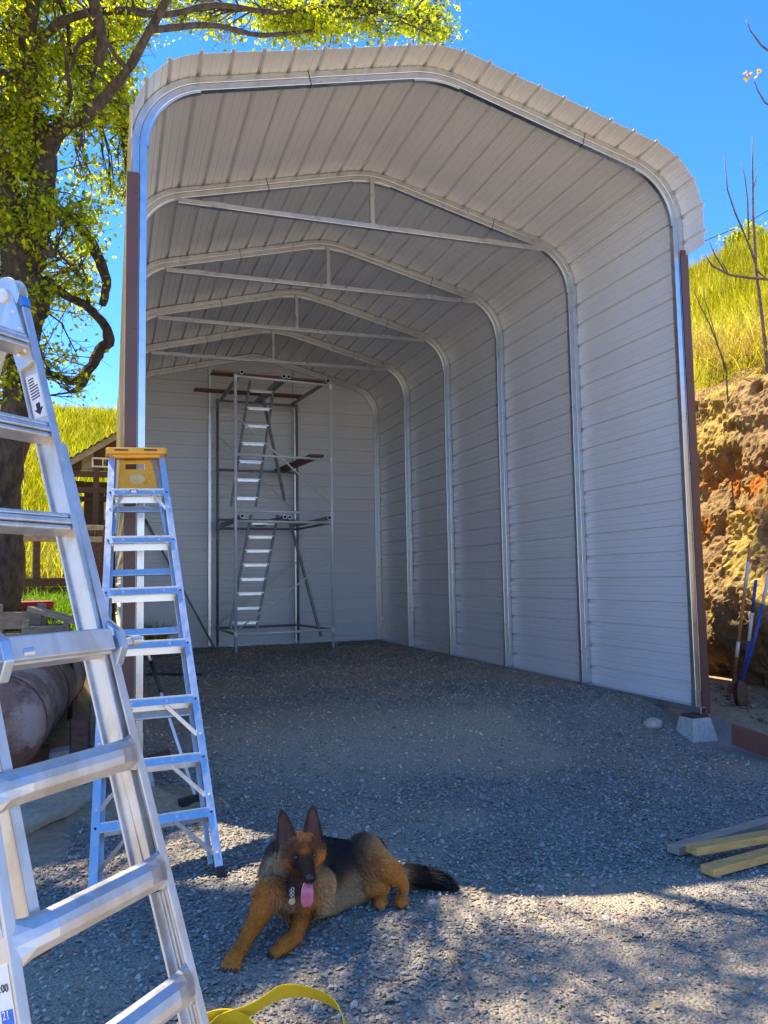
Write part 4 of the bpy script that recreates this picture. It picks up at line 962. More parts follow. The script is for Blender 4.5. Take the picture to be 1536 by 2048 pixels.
# fence of posts, rails and wire in front of the hill
def fence():
    a, b = Vector((-3.6, 7.9, 0)), Vector((-.35, 8.9, 0)); base = Vector(((a.x+b.x)/2, (a.y+b.y)/2, ga((a.x+b.x)/2, (a.y+b.y)/2))); root = empty('yard_fence', base, 'low timber and wire mesh fence before the grassy hill', 'fence')
    d = (b-a); zt = 2.30; n = 6
    for k in range(n+1):
        p = a.lerp(b, k/n); q = MB(); q.beam(Vector((p.x, p.y, ga(p.x, p.y)-.2)), Vector((p.x, p.y, zt)), .11, .10, d); q.build('post', wood_old if k % 2 else wood_dk, root, bevel=.006)
    q = MB(); q.beam(Vector((a.x, a.y, zt+.045)), Vector((b.x, b.y, zt+.045)), .20, .09, d.cross(Vector((0, 0, 1)))); q.build('top_rail', wood_old, root, bevel=.006)
    q = MB(); q.beam(Vector((a.x, a.y-.1, zt-.17)), Vector((b.x, b.y-.1, zt-.17)), .10, .04, (0, 0, 1)); q.build('upper_rail', wood_old, root, bevel=.004)
    for z_ in (1.02, 1.20, 1.36):
        q = MB(); q.beam(Vector((a.x, a.y-.09, z_)), Vector((b.x, b.y-.09, z_)), .15, .045, (0, 0, 1)); q.build('base_board', wood_dk, root, bevel=.004)
    for k in range(9):                                                 # dark boards added at the shed end to stand for black shade
        z_ = 1.48+k*.068; q = MB(); q.beam(a.lerp(b, .80)+Vector((0, -.08, z_)), b+Vector((0, -.08, z_)), .062, .02, (0, 0, 1)); q.build('shade_board', wood_dk, root)
    q = MB()
    for k in range(40): p = a.lerp(b, (k+.5)/40); q.beam(Vector((p.x, p.y, 1.4)), Vector((p.x, p.y, zt)), .006, .006, d)
    for k in range(10): z_ = 1.45+k*.09; q.beam(Vector((a.x, a.y, z_)), Vector((b.x, b.y, z_)), .006, .006, (0, 0, 1))
    q.build('wire_mesh', steel_dk, root)['kind'] = 'stuff'
    # dark compost and clutter on the top rail
fence()
def shed():
    o_ = Vector((-1.12, 11.0, 0)); zb = 2.2; root = empty('garden_shed', (.4, 12.0, ga(.4, 12.0)), 'open timber playhouse shed with corrugated roof behind the carport', 'shed')
    W2, D2, h = 3.0, 1.9, 1.55; x0, y0 = o_.x, o_.y; apx = x0+W2*.6; rise = 1.15
    for x in (x0+.05, x0+.62, x0+W2-.05):
        for y in (y0, y0+D2):
            if y > y0 and x == x0+.62: continue
            q = MB(); q.beam((x, y, ga(x, y)-.3), (x, y, zb+h), .12, .12, (1, 0, 0)); q.build('post', wood_old if x < x0+.3 else wood_dk, root, bevel=.006)
    q = MB(); q.box((x0, y0-.05, zb-.1), (x0+W2, y0+D2, zb)); q.build('floor', wood_dk, root)
    for z_, m_ in ((zb+h-.14, wood_dk), (zb+h-.48, wood_dk)):
        for y in (y0, y0+D2): q = MB(); q.beam((x0+.12, y, z_), (x0+W2, y, z_), .12, .09, (0, 0, 1)); q.build('beam', m_, root, bevel=.005)
    # gable boards; like the posts and beams, timber darkened to carry backlit shade
    nb = 12
    for k in range(nb):
        xa, xb = x0+.1+k*(W2-.2)/nb, x0+.1+(k+1)*(W2-.2)/nb-.008; top = lambda x: zb+h+rise*(1-abs(x-apx)/((apx-x0) if x < apx else (x0+W2-apx))*.98)
        q = MB(); q.prism([(xa, y0+.03, zb+h-.06), (xb, y0+.03, zb+h-.06), (xb, y0+.03, top(xb)), (xa, y0+.03, top(xa))], (0, .02, 0)); q.build('gable_board', wood_old if k % 3 == 1 else wood_dk, root)
    # rear wall boards leaving window openings
    zl, zh = zb, zb+h-.1
    for k in range(10):
        xa, xb = x0+.1+k*.225, x0+.1+(k+1)*.225-.006; win = 3 <= k <= 5; tr = k >= 2
        segs = [(zl, zl+.62), (zl+1.10, zl+1.26), (zl+1.46, zh)] if win else ([(zl, zl+1.26), (zl+1.46, zh)] if tr else [(zl, zl+.2), (zl+1.5, zh)] if k == 0 else [(zl, zh)])
        for s0, s1 in segs: q = MB(); q.box((xa, y0+D2+.07, s0), (xb, y0+D2+.09, s1)); q.build('wall_board', wood_dk, root)
    wht = mat('white_window_paint', (.62,.62,.58), (.72,.72,.68), rough=.6, scale=8)
    def window(xa, xb, za, zc, y, nx_, nz_, m_):
        q = MB(); t = .035
        q.box((xa-t, y, za-t), (xb+t, y+.03, za)); q.box((xa-t, y, zc), (xb+t, y+.03, zc+t)); q.box((xa-t, y, za), (xa, y+.03, zc)); q.box((xb, y, za), (xb+t, y+.03, zc)); w_ = q.build('window', m_, root)
        for k in range(1, nx_): x = xa+(xb-xa)*k/nx_; q = MB(); q.box((x-.012, y+.004, za), (x+.012, y+.026, zc)); q.build('glazing_bar', m_, w_)
        for k in range(1, nz_): z = za+(zc-za)*k/nz_; q = MB(); q.box((xa, y+.006, z-.012), (xb, y+.024, z+.012)); q.build('glazing_bar', m_, w_)
    window(x0+.56, x0+1.5, zb+h+.04, zb+h+.18, y0-.03, 5, 1, wht); window(x0+.80, x0+1.42, zl+.64, zl+1.08, y0+D2+.03, 2, 2, wht); window(x0+.56, x0+2.3, zl+1.28, zl+1.44, y0+D2+.03, 8, 1, wood_dk)
    # corrugated roof: two slopes
    rf = mat('dark_roof_sheet', (.035,.028,.024), (.07,.055,.045), rough=.7, scale=8)
    for s in (0, 1):
        xe, xr = (x0-.18, apx) if s == 0 else (x0+W2+.18, apx); ze = zb+h-.07; zr = zb+h+rise+.08; q = MB(); n = 60
        for k in range(n+1):
            t = k/n; b_ = .022*math.sin(k*math.pi/2)
            for y in (y0-.28, y0+D2+.25): q.V.append((xe+(xr-xe)*t, y, ze+(zr-ze)*t+b_+.03))
        for k in range(n): q.F.append([2*k, 2*k+1, 2*k+3, 2*k+2]); q.M.append(0)
        ro = q.build('roof_slope', rf, root, smooth=True); sm = ro.modifiers.new('thick', 'SOLIDIFY'); sm.thickness = .012
        q = MB(); q.beam((xe, y0-.2, ze-.06), (xr, y0-.2, zr-.06), .04, .12, (0, 1, 0)); q.build('barge_board', wood_old, root)
    # potting bench with pots inside
    q = MB(); q.box((x0+.5, y0+.3, zb+.28), (x0+2.0, y0+.9, zb+.33)); q.box((x0+.55, y0+.35, zb), (x0+.62, y0+.42, zb+.28)); q.box((x0+1.85, y0+.35, zb), (x0+1.92, y0+.42, zb+.28)); q.build('bench', wood_dk, root)
    for k in range(5):
        cx_ = x0+.65+k*.26; q = MB(); q.tube([(cx_, y0+.5, zb+.33), (cx_, y0+.5, zb+.43)], [.05, .07], 10); q.build('flower_pot', dark, root)
shed()

# ------------------------------------------------------------------ oak tree
oak = empty('oak_tree', (-1.6, 4.0, ga(-1.6, 4.0)), 'gnarled oak tree with yellow green leaves left of the carport', 'tree')
def limb(pts):      # (px, py, D, r)
    P_ = [A(p[0], p[1], p[2]) for p in pts]; R_ = [p[3] for p in pts]; fine, fr = [], []
    n = len(P_)
    for i in range(n-1):
        p_, a, b, q_ = P_[max(i-1, 0)], P_[i], P_[i+1], P_[min(i+2, n-1)]
        for k in range(5):
            t = k/5; v = .5*((2*a)+(b-p_)*t+(2*p_-5*a+4*b-q_)*t*t+(3*a-p_-3*b+q_)*t*t*t); r = R_[i]*(1-t)+R_[i+1]*t
            fine.append(v+Vector((random.uniform(-1, 1), random.uniform(-1, 1), random.uniform(-1, 1)))*r*.10); fr.append(r*random.uniform(.93, 1.08))
    fine.append(P_[-1]); fr.append(R_[-1]); return fine, fr
LIMBS = [
 [(-30,1230,9.6,.36),(2,1120,9.6,.27),(0,1010,9.6,.235),(18,900,9.6,.20),(45,780,9.6,.20),(48,660,9.6,.215),(45,560,9.6,.235),(55,470,9.6,.25)],
 [(55,490,9.6,.20),(82,380,9.5,.16),(88,300,9.5,.125),(62,190,9.4,.105),(55,90,9.2,.095),(70,-20,9.0,.085),(95,-200,8.6,.07),(120,-420,8.0,.05),(180,-640,7.6,.03)],
 [(45,500,9.6,.17),(18,380,9.7,.13),(-15,290,9.8,.11),(-60,180,9.9,.095),(-120,20,10,.07),(-160,-160,10,.05)],
 [(88,320,9.5,.105),(118,265,9.3,.085),(170,230,9.1,.07),(215,190,9.0,.06),(255,140,8.8,.05),(300,60,8.6,.045),(370,-60,8.3,.04),(480,-220,7.9,.03),(560,-400,7.4,.02)],
 [(80,430,9.6,.12),(120,425,9.9,.085),(150,440,10.2,.07),(185,490,10.3,.075),(212,560,10.5,.06),(205,610,10.7,.05)],
 [(60,500,9.6,.09),(95,508,9.2,.055),(108,505,9.0,.04)],
 [(195,130,9.0,.055),(205,80,8.9,.06),(185,-10,8.8,.06),(170,-140,8.5,.05),(260,-330,7.9,.035)],
 [(88,560,9.7,.07),(130,590,10,.055),(170,610,10.3,.05),(205,645,10.5,.06),(218,680,10.6,.075),(200,702,10.6,.075),(180,735,10.5,.065),(150,762,10.3,.055),(120,755,10.2,.045),(85,740,10,.04)],
 [(180,735,10.5,.05),(165,770,10.5,.04),(140,785,10.5,.025)],
 [(30,690,9.6,.12),(68,640,9.4,.12),(82,600,9.3,.10),(70,560,9.4,.11)],
 [(60,100,9.2,.06),(130,40,9.0,.05),(230,20,9.0,.045),(330,30,9.3,.04),(430,10,9.8,.035),(560,25,10.4,.03),(700,15,11,.025),(830,45,11.6,.018)],
 [(300,60,8.6,.04),(420,50,9.4,.035),(520,70,10.2,.03),(640,60,10.8,.02)],
 [(120,-420,8.0,.045),(300,-560,7.2,.04),(520,-760,6.6,.03),(760,-900,6.4,.02)],
 [(95,-200,8.6,.05),(-60,-360,8.2,.045),(-220,-520,8.0,.03)],
 [(480,-220,7.9,.03),(680,-360,7.6,.025),(900,-520,7.2,.015)],
]
def to_px(P):
    q = np.asarray(P)-CAM; d = q@_f; return 768+FOC*(q@CR)/d, 1024-FOC*(q@CU)/d, d
LP = []
for li, L in enumerate(LIMBS):
    f_, r_ = limb(L); tr = MB(); tr.tube(f_, r_, 14 if li < 3 else 9, jitter=.07); tr.build('trunk' if li == 0 else 'limb', bark, oak, smooth=True)
    for p, r in zip(f_, r_): LP.append((p, r, li))
for _ in range(70):                                                   # secondary boughs
    p0, r0, li = LP[random.randrange(len(LP))]
    if li in (0, 5, 8, 9) or r0 < .02: continue
    x_, y_, d_ = to_px(np.array(p0))
    if not (-250 < x_ < 300 and -250 < y_ < 700): continue
    L_ = random.uniform(.7, 1.9); dv = Vector((random.gauss(0, 1), random.gauss(0, .8), random.gauss(.35, .7))).normalized(); pts = [Vector(p0)]; n_ = 7
    for k in range(n_): dv = (dv+Vector((random.gauss(0, .32), random.gauss(0, .32), random.gauss(.02, .3)))).normalized(); pts.append(pts[-1]+dv*L_/n_)
    if any(p.x > -.28 and p.y > -.4 and p.z < 6.9 for p in pts): continue
    ra = min(.045, r0*.6); rs = [ra*(1-.8*k/n_) for k in range(n_+1)]; q = MB(); q.tube(pts, rs, 7, jitter=.08); q.build('bough', bark, oak, smooth=True)
    LP += [(p, r, 20) for p, r in zip(pts[2:], rs[2:])]
LPv = np.array([p[0][:] for p in LP]); LPl = np.array([p[2] for p in LP]); 
# leaf clusters: around the limbs in view, and through the dome above
cl = []
def addc(P, n, r): cl.append((np.array(P), n, r))
ok = 0; tries = 0
while ok < 1350 and tries < 60000:
    tries += 1
    px = random.uniform(-160, 900); py = random.uniform(-70, 800); D = random.uniform(8.9, 13.0)
    dens = 1.0
    if px > 280: dens = .75 if py < 75+max(0, (px-700)*.0) and py < 110 else 0; D = random.uniform(10.4, 13)
    if px > 280 and px > 840: dens *= .7*(py < 90)
    elif 130 < px < 250 and 240 < py < 345: dens = .26
    elif 85 < px < 250 and 610 < py < 705: dens = .2
    elif 85 < px < 250 and 690 < py < 800: dens = .35
    elif py > 560: dens = .55
    elif py > 330: dens = .72
    nz = mnoise.noise(Vector((px*.012, py*.012, D*.5)))
    if random.random() > dens*min(1.0, max(0.03, (nz+.22)*2.3)): continue
    p = A(px, py, D)
    if np.linalg.norm(LPv-np.array(p), axis=1).min() > 1.35: continue
    if p.z < 1.2 or (p.x > -.3 and p.y > 1.5 and p.z < 6.6) or (p.x > -.45 and p.z < 6.7 and p.y > -.4): continue
    addc(p, random.randint(26, 52) if dens > .5 else random.randint(10, 20), random.uniform(.13, .25)); ok += 1
# the dome overhead, out of the picture: it dapples the yard
def dome(n, x0, x1, y0, y1, thr, leaves_n):
    ok = 0; tries = 0
    while ok < n and tries < 20000:
        tries += 1; gx_, gy_ = random.uniform(x0, x1), random.uniform(y0, y1)
        if gx_ > .25+(-gy_-.3)*.78 and gy_ > -2.75: continue             # already in the carport's shadow
        if mnoise.noise(Vector((gx_*1.1, gy_*1.3, 4.2))) < thr: continue
        if .2 < gx_ < 1.4 and -3.3 < gy_ < -2.2 and random.random() < .6: continue
        if .9 < gx_ < 2.0 and -3.3 < gy_ < -2.4 and random.random() < .85: continue
        p = Vector((gx_, gy_, GZ0))+TOSUN*(random.uniform(7.6, 10.8)/TOSUN.z); x, y, d = to_px(p)
        if d > .5 and -120 < x < 1660 and -40 < y < 2100: continue
        if p.x > -.3 and p.z < 6.8: continue
        addc(p, leaves_n+random.randint(-8, 8), random.uniform(.24, .40)); ok += 1
dome(70, -1.8, 2.2, -3.1, -.2, -.02, 70); dome(95, -2.2, 5.6, -5.6, -2.8, .06, 74)
for bx_, by_ in ((1040,1965),(1010,2030),(1130,1935),(1250,1908),(1310,1945),(1390,1922),(1460,1965),(1510,2025),(1330,2025),(1190,2010),(1520,1900),(1080,1895),(860,2015),(930,1965),(760,1985)):
    g_ = GZ(bx_, by_, GZ0)                                             # unseen leaf sprays added to cast shade blotches on the front yard
    for _ in range(3):
        p = g_+Vector((random.gauss(0, .17), random.gauss(0, .17), 0)); p = p+TOSUN*(random.uniform(7.8, 10.6)/TOSUN.z); addc(p, 56, random.uniform(.2, .34)); dome(60, -4.5, -1.2, -3.5, 3.0, -.1, 60)
tw = MB(); L_P, L_D = [], []
for P_, n, r in cl:
    d = np.linalg.norm(LPv-P_, axis=1); j = int(np.argmin(d+.0*LPl)); a = Vector(LPv[j]); b = Vector(P_); dl = (b-a).length
    m1 = a.lerp(b, .4)+Vector((random.uniform(-1, 1), random.uniform(-1, 1), random.uniform(-.4, 1)))*dl*.13; r0 = min(.022, .006+.008*dl)
    tw.tube([a, m1, b], [r0, r0*.7, .005], 5, cap=False)
    for _ in range(5):
        e = b+Vector((random.gauss(0, 1), random.gauss(0, 1), random.gauss(0, .8)))*r*.7; tw.tube([m1.lerp(b, random.uniform(.3, 1)), e], [.005, .002], 3, cap=False)
    pts = P_+RNG.normal(0, 1, (n, 3))*np.array([r, r, r*.75])*.62; L_P.append(pts)
tw.build('twigs', bark, oak, smooth=True)['kind'] = 'stuff'
def leaves(P, size, m, cols, name, parent, droop=.2):
    k = len(P); a = RNG.normal(0, 1, (k, 3)); a[:, 2] -= droop; a /= np.linalg.norm(a, axis=1)[:, None]
    b = RNG.normal(0, 1, (k, 3)); b -= (b*a).sum(1)[:, None]*a; b /= np.linalg.norm(b, axis=1)[:, None]; nn = np.cross(a, b)
    L = (size*RNG.uniform(.55, 1.45, k))[:, None]; wd = L*.30
    v = np.stack([P, P+a*L*.35+b*wd+nn*L*.06, P+a*L*.8+b*wd*.75+nn*L*.05, P+a*L, P+a*L*.75-b*wd*.8+nn*L*.05, P+a*L*.3-b*wd+nn*L*.06], 1).reshape(-1, 3)
    i = (np.arange(k)*6)[:, None]; F = np.concatenate([i+np.array([0,1,2,3]), i+np.array([0,3,4,5])])
    off = np.array(parent.location) if parent else 0
    o = link(name, npmesh(name, v-off, F, [m], False, col=np.repeat(cols, 6, 0)), parent); return o
leaf_m = leafmat('oak_leaf', .60, .5, sp=.2)
P_ = np.concatenate(L_P); k = len(P_); t = RNG.uniform(0, 1, (k, 1))**1.3
cols = (np.array([.17,.24,.02])*(1-t)+np.array([.52,.49,.022])*t)
cr_ = leaves(P_, .058, leaf_m, cols, 'crown', oak); cr_['kind'] = 'stuff'
print('oak leaves', k)

# hilltop bush, bare saplings, far bushes
def bush(c, r, n, cols, label, name='hill_tree', leaf=.12, cat='tree'):
    root = empty(name, c, label, cat); q = MB(); c = Vector(c)
    for k in range(7):
        e = c+Vector((random.uniform(-.6, .6)*r, random.uniform(-.6, .6)*r, r*random.uniform(.8, 1.5))); q.tube([c-Vector((0, 0, .3)), c.lerp(e, .5)+Vector((random.uniform(-.1, .1), 0, 0)), e], [.05*r, .035*r, .012*r], 6)
    q.build('trunk', bark, root, smooth=True); cs = RNG.normal(0, 1, (14, 3))*np.array([.45, .45, .35])*r+np.array(c)+np.array([0, 0, r*1.05])
    P_ = cs[RNG.integers(0, 14, n)]+RNG.normal(0, .26*r, (n, 3)); t = RNG.uniform(.6, 1.2, (n, 1)); o = leaves(P_, leaf, leaf_m, np.array(cols)*t, 'crown', root); o['kind'] = 'stuff'
c = A(1492, 505, 19); c.z = ga(c.x, c.y); bush(c, .5, 2200, (.26,.26,.03), 'small green tree on the crest of the right hill', leaf=.09)
twig_m = mat('twig_bark', (.10,.065,.05), (.24,.17,.13), rough=.8, scale=20)
def sapling(label, strokes, leafpts=(), name='bare_sapling'):
    P0 = A(*strokes[0][0][:3]); root = empty(name, P0, label, 'sapling'); q = MB()
    for i_, S_ in enumerate(strokes):
        P_ = [A(*p[:3]) for p in S_]; R_ = [p[3]*1.15 for p in S_]
        e_ = 0 if i_ == 0 and name == 'bare_sapling' and S_[0][1] > 600 else (-1 if i_ == len(strokes)-1 and S_[-1][1] > 600 else None)
        if e_ is not None:
            g_ = P_[e_].copy(); g_.z = ga(g_.x, g_.y)-.1
            if g_.z < P_[e_].z:
                if e_ == 0: P_.insert(0, g_); R_.insert(0, R_[0])
                else: P_.append(g_); R_.append(R_[-1])
        q.tube(P_, R_, 7)
    q.build('stem', twig_m, root, smooth=True)
    if leafpts:
        pts = np.array([A(*p)[:] for p in leafpts for _ in range(5)])+RNG.normal(0, .02, (len(leafpts)*5, 3)); o = leaves(pts, .04, leaf_m, np.tile(np.array([[.50,.24,.08]]), (len(pts), 1)), 'young_leaf', root); o['kind'] = 'stuff'
sapling('bare forked sapling rising from the bank top against the sky', [
 [(1530,690,10.3,.022),(1522,620,10.3,.019),(1512,540,10.3,.017),(1506,430,10.3,.014),(1505,330,10.3,.009),(1505,272,10.3,.005)],
 [(1512,530,10.3,.014),(1498,490,10.3,.012),(1470,425,10.25,.010),(1455,380,10.25,.008),(1448,310,10.25,.004)],
 [(1498,480,10.3,.010),(1495,400,10.3,.008),(1490,355,10.3,.006),(1482,325,10.3,.003)],
 [(1506,380,10.3,.006),(1514,350,10.3,.004),(1522,325,10.3,.003)],
 [(1512,540,10.3,.010),(1550,570,10.3,.008),(1600,590,10.3,.006)]])
sapling('leaning twig reaching left across the yellow bank grass', [
 [(1640,560,10.1,.018),(1560,560,10.0,.017),(1500,556,9.9,.015),(1460,550,9.9,.013),(1425,532,9.9,.010),(1410,510,9.9,.006)],
 [(1452,546,9.9,.010),(1430,510,9.9,.007),(1416,478,9.9,.004)], [(1456,546,9.9,.007),(1446,528,9.9,.005),(1440,518,9.9,.003)],
 [(1640,560,10.1,.022),(1660,660,10.2,.028),(1665,745,10.25,.03)]])
sapling('two thin bare shoots growing up from the grass by the carport corner', [
 [(1452,735,10.7,.010),(1420,650,10.7,.008),(1400,610,10.7,.005),(1378,560,10.7,.003)], [(1450,740,10.7,.007),(1422,640,10.75,.005),(1410,600,10.75,.004),(1405,572,10.75,.002)]])
sapling('leafy branch tip with orange young leaves at the upper right', [
 [(1640,260,6.8,.010),(1560,225,6.8,.008),(1530,205,6.8,.006),(1515,180,6.8,.005),(1508,160,6.8,.003)], [(1640,200,6.8,.010),(1560,120,6.8,.009),(1522,90,6.8,.007),(1500,60,6.8,.005),(1492,40,6.8,.003)],
 [(1640,200,6.8,.012),(1645,260,7.0,.014),(1665,420,8.0,.024),(1680,560,9.2,.032),(1685,640,10.2,.036)]], [(1502,152,6.8),(1494,150,6.8),(1514,148,6.8)], name='leafy_sapling')
a, b = A(1330, 515, 30), A(1640, 360, 30); q = MB(); q.tube([a, a.lerp(b, .5)-Vector((0, 0, .25)), b], .02, 5); tag(q.build('power_line', dark, None, origin=tuple(a)), 'thin overhead wire crossing the sky behind the bank', 'wire')
# ------------------------------------------------------------------ the dog
def dog():
    TAN, BLK, GRY, RED, PALE, DKB, BRN = (.62,.20,.026), (.007,.006,.006), (.38,.22,.10), (.60,.18,.035), (.64,.33,.12), (.05,.018,.009), (.26,.085,.02)
    G0 = GZ0+.012
    g = lambda px, py, h: GZ(px, py, G0+h)
    caps = []      # (p0, r0, p1, r1, colour)
    def cap(p0, r0, p1, r1, c): caps.append((Vector(p0), r0, Vector(p1), r1, c))
    # trunk
    chest, withers, mid, loin, hip = A(575,1772,3.95), A(612,1712,4.08), A(668,1722,4.20), A(712,1722,4.34), A(738,1712,4.44)
    cap(chest, .130, withers, .120, GRY); cap(withers, .112, mid, .112, BLK); cap(mid, .112, loin, .105, BLK); cap(loin, .105, hip, .110, BLK)
    cap(A(590,1800,3.93), .105, A(655,1795,4.06), .095, GRY); cap(A(655,1795,4.06), .085, A(722,1778,4.22), .075, GRY); cap(A(655,1755,4.10), .105, A(715,1750,4.26), .09, BRN)
    # haunch and hind legs
    cap(A(728,1705,4.28), .105, A(742,1735,4.24), .095, PALE); cap(A(748,1722,4.24), .088, A(790,1748,4.17), .052, TAN)
    k1 = A(795,1752,4.16); h1 = g(808,1772,.075); p1 = g(803,1797,.030)
    cap(k1, .042, h1, .026, TAN); cap(h1, .024, p1, .026, TAN); cap(p1, .030, g(803,1806,.026), .028, TAN)
    cap(A(740,1770,4.18), .060, g(768,1775,.075), .031, TAN); cap(g(768,1775,.070), .026, g(763,1797,.03), .025, TAN); cap(g(763,1797,.03), .029, g(760,1809,.025), .027, TAN)
    # tail
    tl = [(g(770,1740,.12), .040), (g(808,1745,.085), .042), (g(848,1754,.06), .046), (g(880,1762,.045), .038), (g(905,1770,.03), .014)]
    for i, ((a, ra), (b, rb)) in enumerate(zip(tl[:-1], tl[1:])): cap(a, ra, b, rb, (PALE, DKB, BLK, BLK)[i])
    # neck and ruff
    hd = A(603,1690,3.83)
    cap(A(600,1735,3.98), .115, A(602,1703,3.88), .088, BRN); cap(A(560,1735,3.93), .085, A(552,1775,3.90), .085, GRY); cap(A(585,1790,3.86), .085, A(600,1775,3.84), .07, BRN); cap(A(640,1765,3.93), .075, A(630,1800,3.92), .07, PALE)
    cap(A(556,1705,3.98), .06, A(545,1745,3.97), .07, DKB)
    # front legs
    s1 = A(540,1785,3.80); e1 = g(517,1832,.125); w1 = g(484,1893,.055); f1 = g(468,1916,.034)
    cap(s1, .076, e1, .048, TAN); cap(e1, .047, w1, .030, TAN); cap(w1, .034, f1, .036, TAN)
    e2 = g(606,1826,.10); w2 = g(592,1872,.045); f2 = g(566,1893,.036)
    cap(A(610,1800,3.86), .070, e2, .047, TAN); cap(e2, .045, w2, .033, TAN); cap(w2, .036, f2, .036, TAN)
    # toes
    def toes(base, dirpt, spread, c, r=.0165, L=.05):
        d = (dirpt-base); d.z = 0; d.normalize(); s = d.cross(Vector((0, 0, 1)))
        for k in (-1.5, -.5, .5, 1.5):
            a = base+s*k*spread*.8; b = base+d*(L-.006*abs(k))+s*k*spread; a.z = base.z; b.z = G0+.017; cap(a, r*1.05, b, r, c)
            claws.append((b+d*.014, d))
    claws = []
    toes(f1, g(455,1940,.02), .019, TAN); toes(f2, g(535,1908,.02), .017, TAN); toes(p1, g(806,1825,.02), .015, TAN, .014, .042); toes(g(763,1797,.03), g(757,1828,.02), .015, TAN, .014, .042)
    # head: local frame
    nose = A(620,1757,3.645); e_l, e_r = A(592.5,1714,3.755), A(627,1710,3.775)
    F_ = (nose-A(609,1708,3.84)).normalized(); S_ = (e_r-e_l); S_ = (S_-F_*S_.dot(F_)).normalized(); U_ = S_.cross(F_)
    if U_.z < 0: U_ = -U_
    eyec = (e_l+e_r)/2
    H = lambda s, u, f: eyec+S_*s+U_*u+F_*f
    cap(H(0,.012,-.075), .066, H(0,.018,-.038), .056, TAN)                # skull
    cap(H(-.012,.042,-.080), .034, H(-.010,.034,-.045), .034, RED); cap(H(.012,.042,-.080), .034, H(.010,.034,-.045), .034, RED)                # crown
    cap(H(-.045,-.030,-.055), .045, H(-.040,-.030,-.015), .032, BRN); cap(H(.045,-.030,-.055), .045, H(.040,-.030,-.015), .032, TAN)   # cheeks
    cap(H(-.065,-.055,-.10), .05, H(-.06,-.02,-.09), .05, GRY); cap(H(.065,-.055,-.10), .05, H(.06,-.02,-.09), .05, TAN)
    L = (nose-eyec).dot(F_); un = (nose-eyec).dot(U_); sn = (nose-eyec).dot(S_)
    cap(H(0,-.012,-.005), .040, H(sn*.5,un*.55-.002,L*.5), .034, DKB); cap(H(sn*.5,un*.55-.002,L*.5), .034, H(sn,un-.004,L-.018), .0265, BLK)      # muzzle
    cap(H(-.018,-.030,.005), .026, H(sn-.010,un-.016,L-.03), .017, BLK); cap(H(.018,-.030,.005), .026, H(sn+.010,un-.016,L-.03), .017, BLK)       # flews
    cap(H(0,-.060,-.03), .028, H(sn*.8,un-.052,L-.055), .014, BLK)                                                                             # lower jaw
    cap(H(-.027,.016,-.010), .017, H(-.010,.020,-.004), .014, BRN); cap(H(.027,.016,-.010), .017, H(.010,.020,-.004), .014, BRN)                   # brows
    # build union, remesh
    bm = bmesh.new()
    for p0, r0, p1, r1, c in caps:
        d = p1-p0; n = max(2, int(d.length/(.35*min(r0, r1)))+1)
        for i in range(n+1):
            t = i/n; bmesh.ops.create_icosphere(bm, subdivisions=2, radius=r0*(1-t)+r1*t, matrix=Matrix.Translation(p0.lerp(p1, t)))
    me = bpy.data.meshes.new('tmp'); bm.to_mesh(me); bm.free(); o = bpy.data.objects.new('tmp', me); COL.objects.link(o)
    rm = o.modifiers.new('r', 'REMESH'); rm.mode = 'VOXEL'; rm.voxel_size = .0075; sm = o.modifiers.new('s', 'SMOOTH'); sm.iterations = 4; sm.factor = .5
    dg = bpy.context.evaluated_depsgraph_get(); ev = o.evaluated_get(dg); body = bpy.data.meshes.new_from_object(ev); bpy.data.objects.remove(o)
    nv = len(body.vertices); V = np.zeros(nv*3, np.float32); body.vertices.foreach_get('co', V); V = V.reshape(-1, 3)
    for i_ in range(nv): pass
    V = V+(.0035*np.array([mnoise.noise(Vector(v)*38) for v in V]))[:, None]*0
    V[:, 2] = np.maximum(V[:, 2], G0-.004)
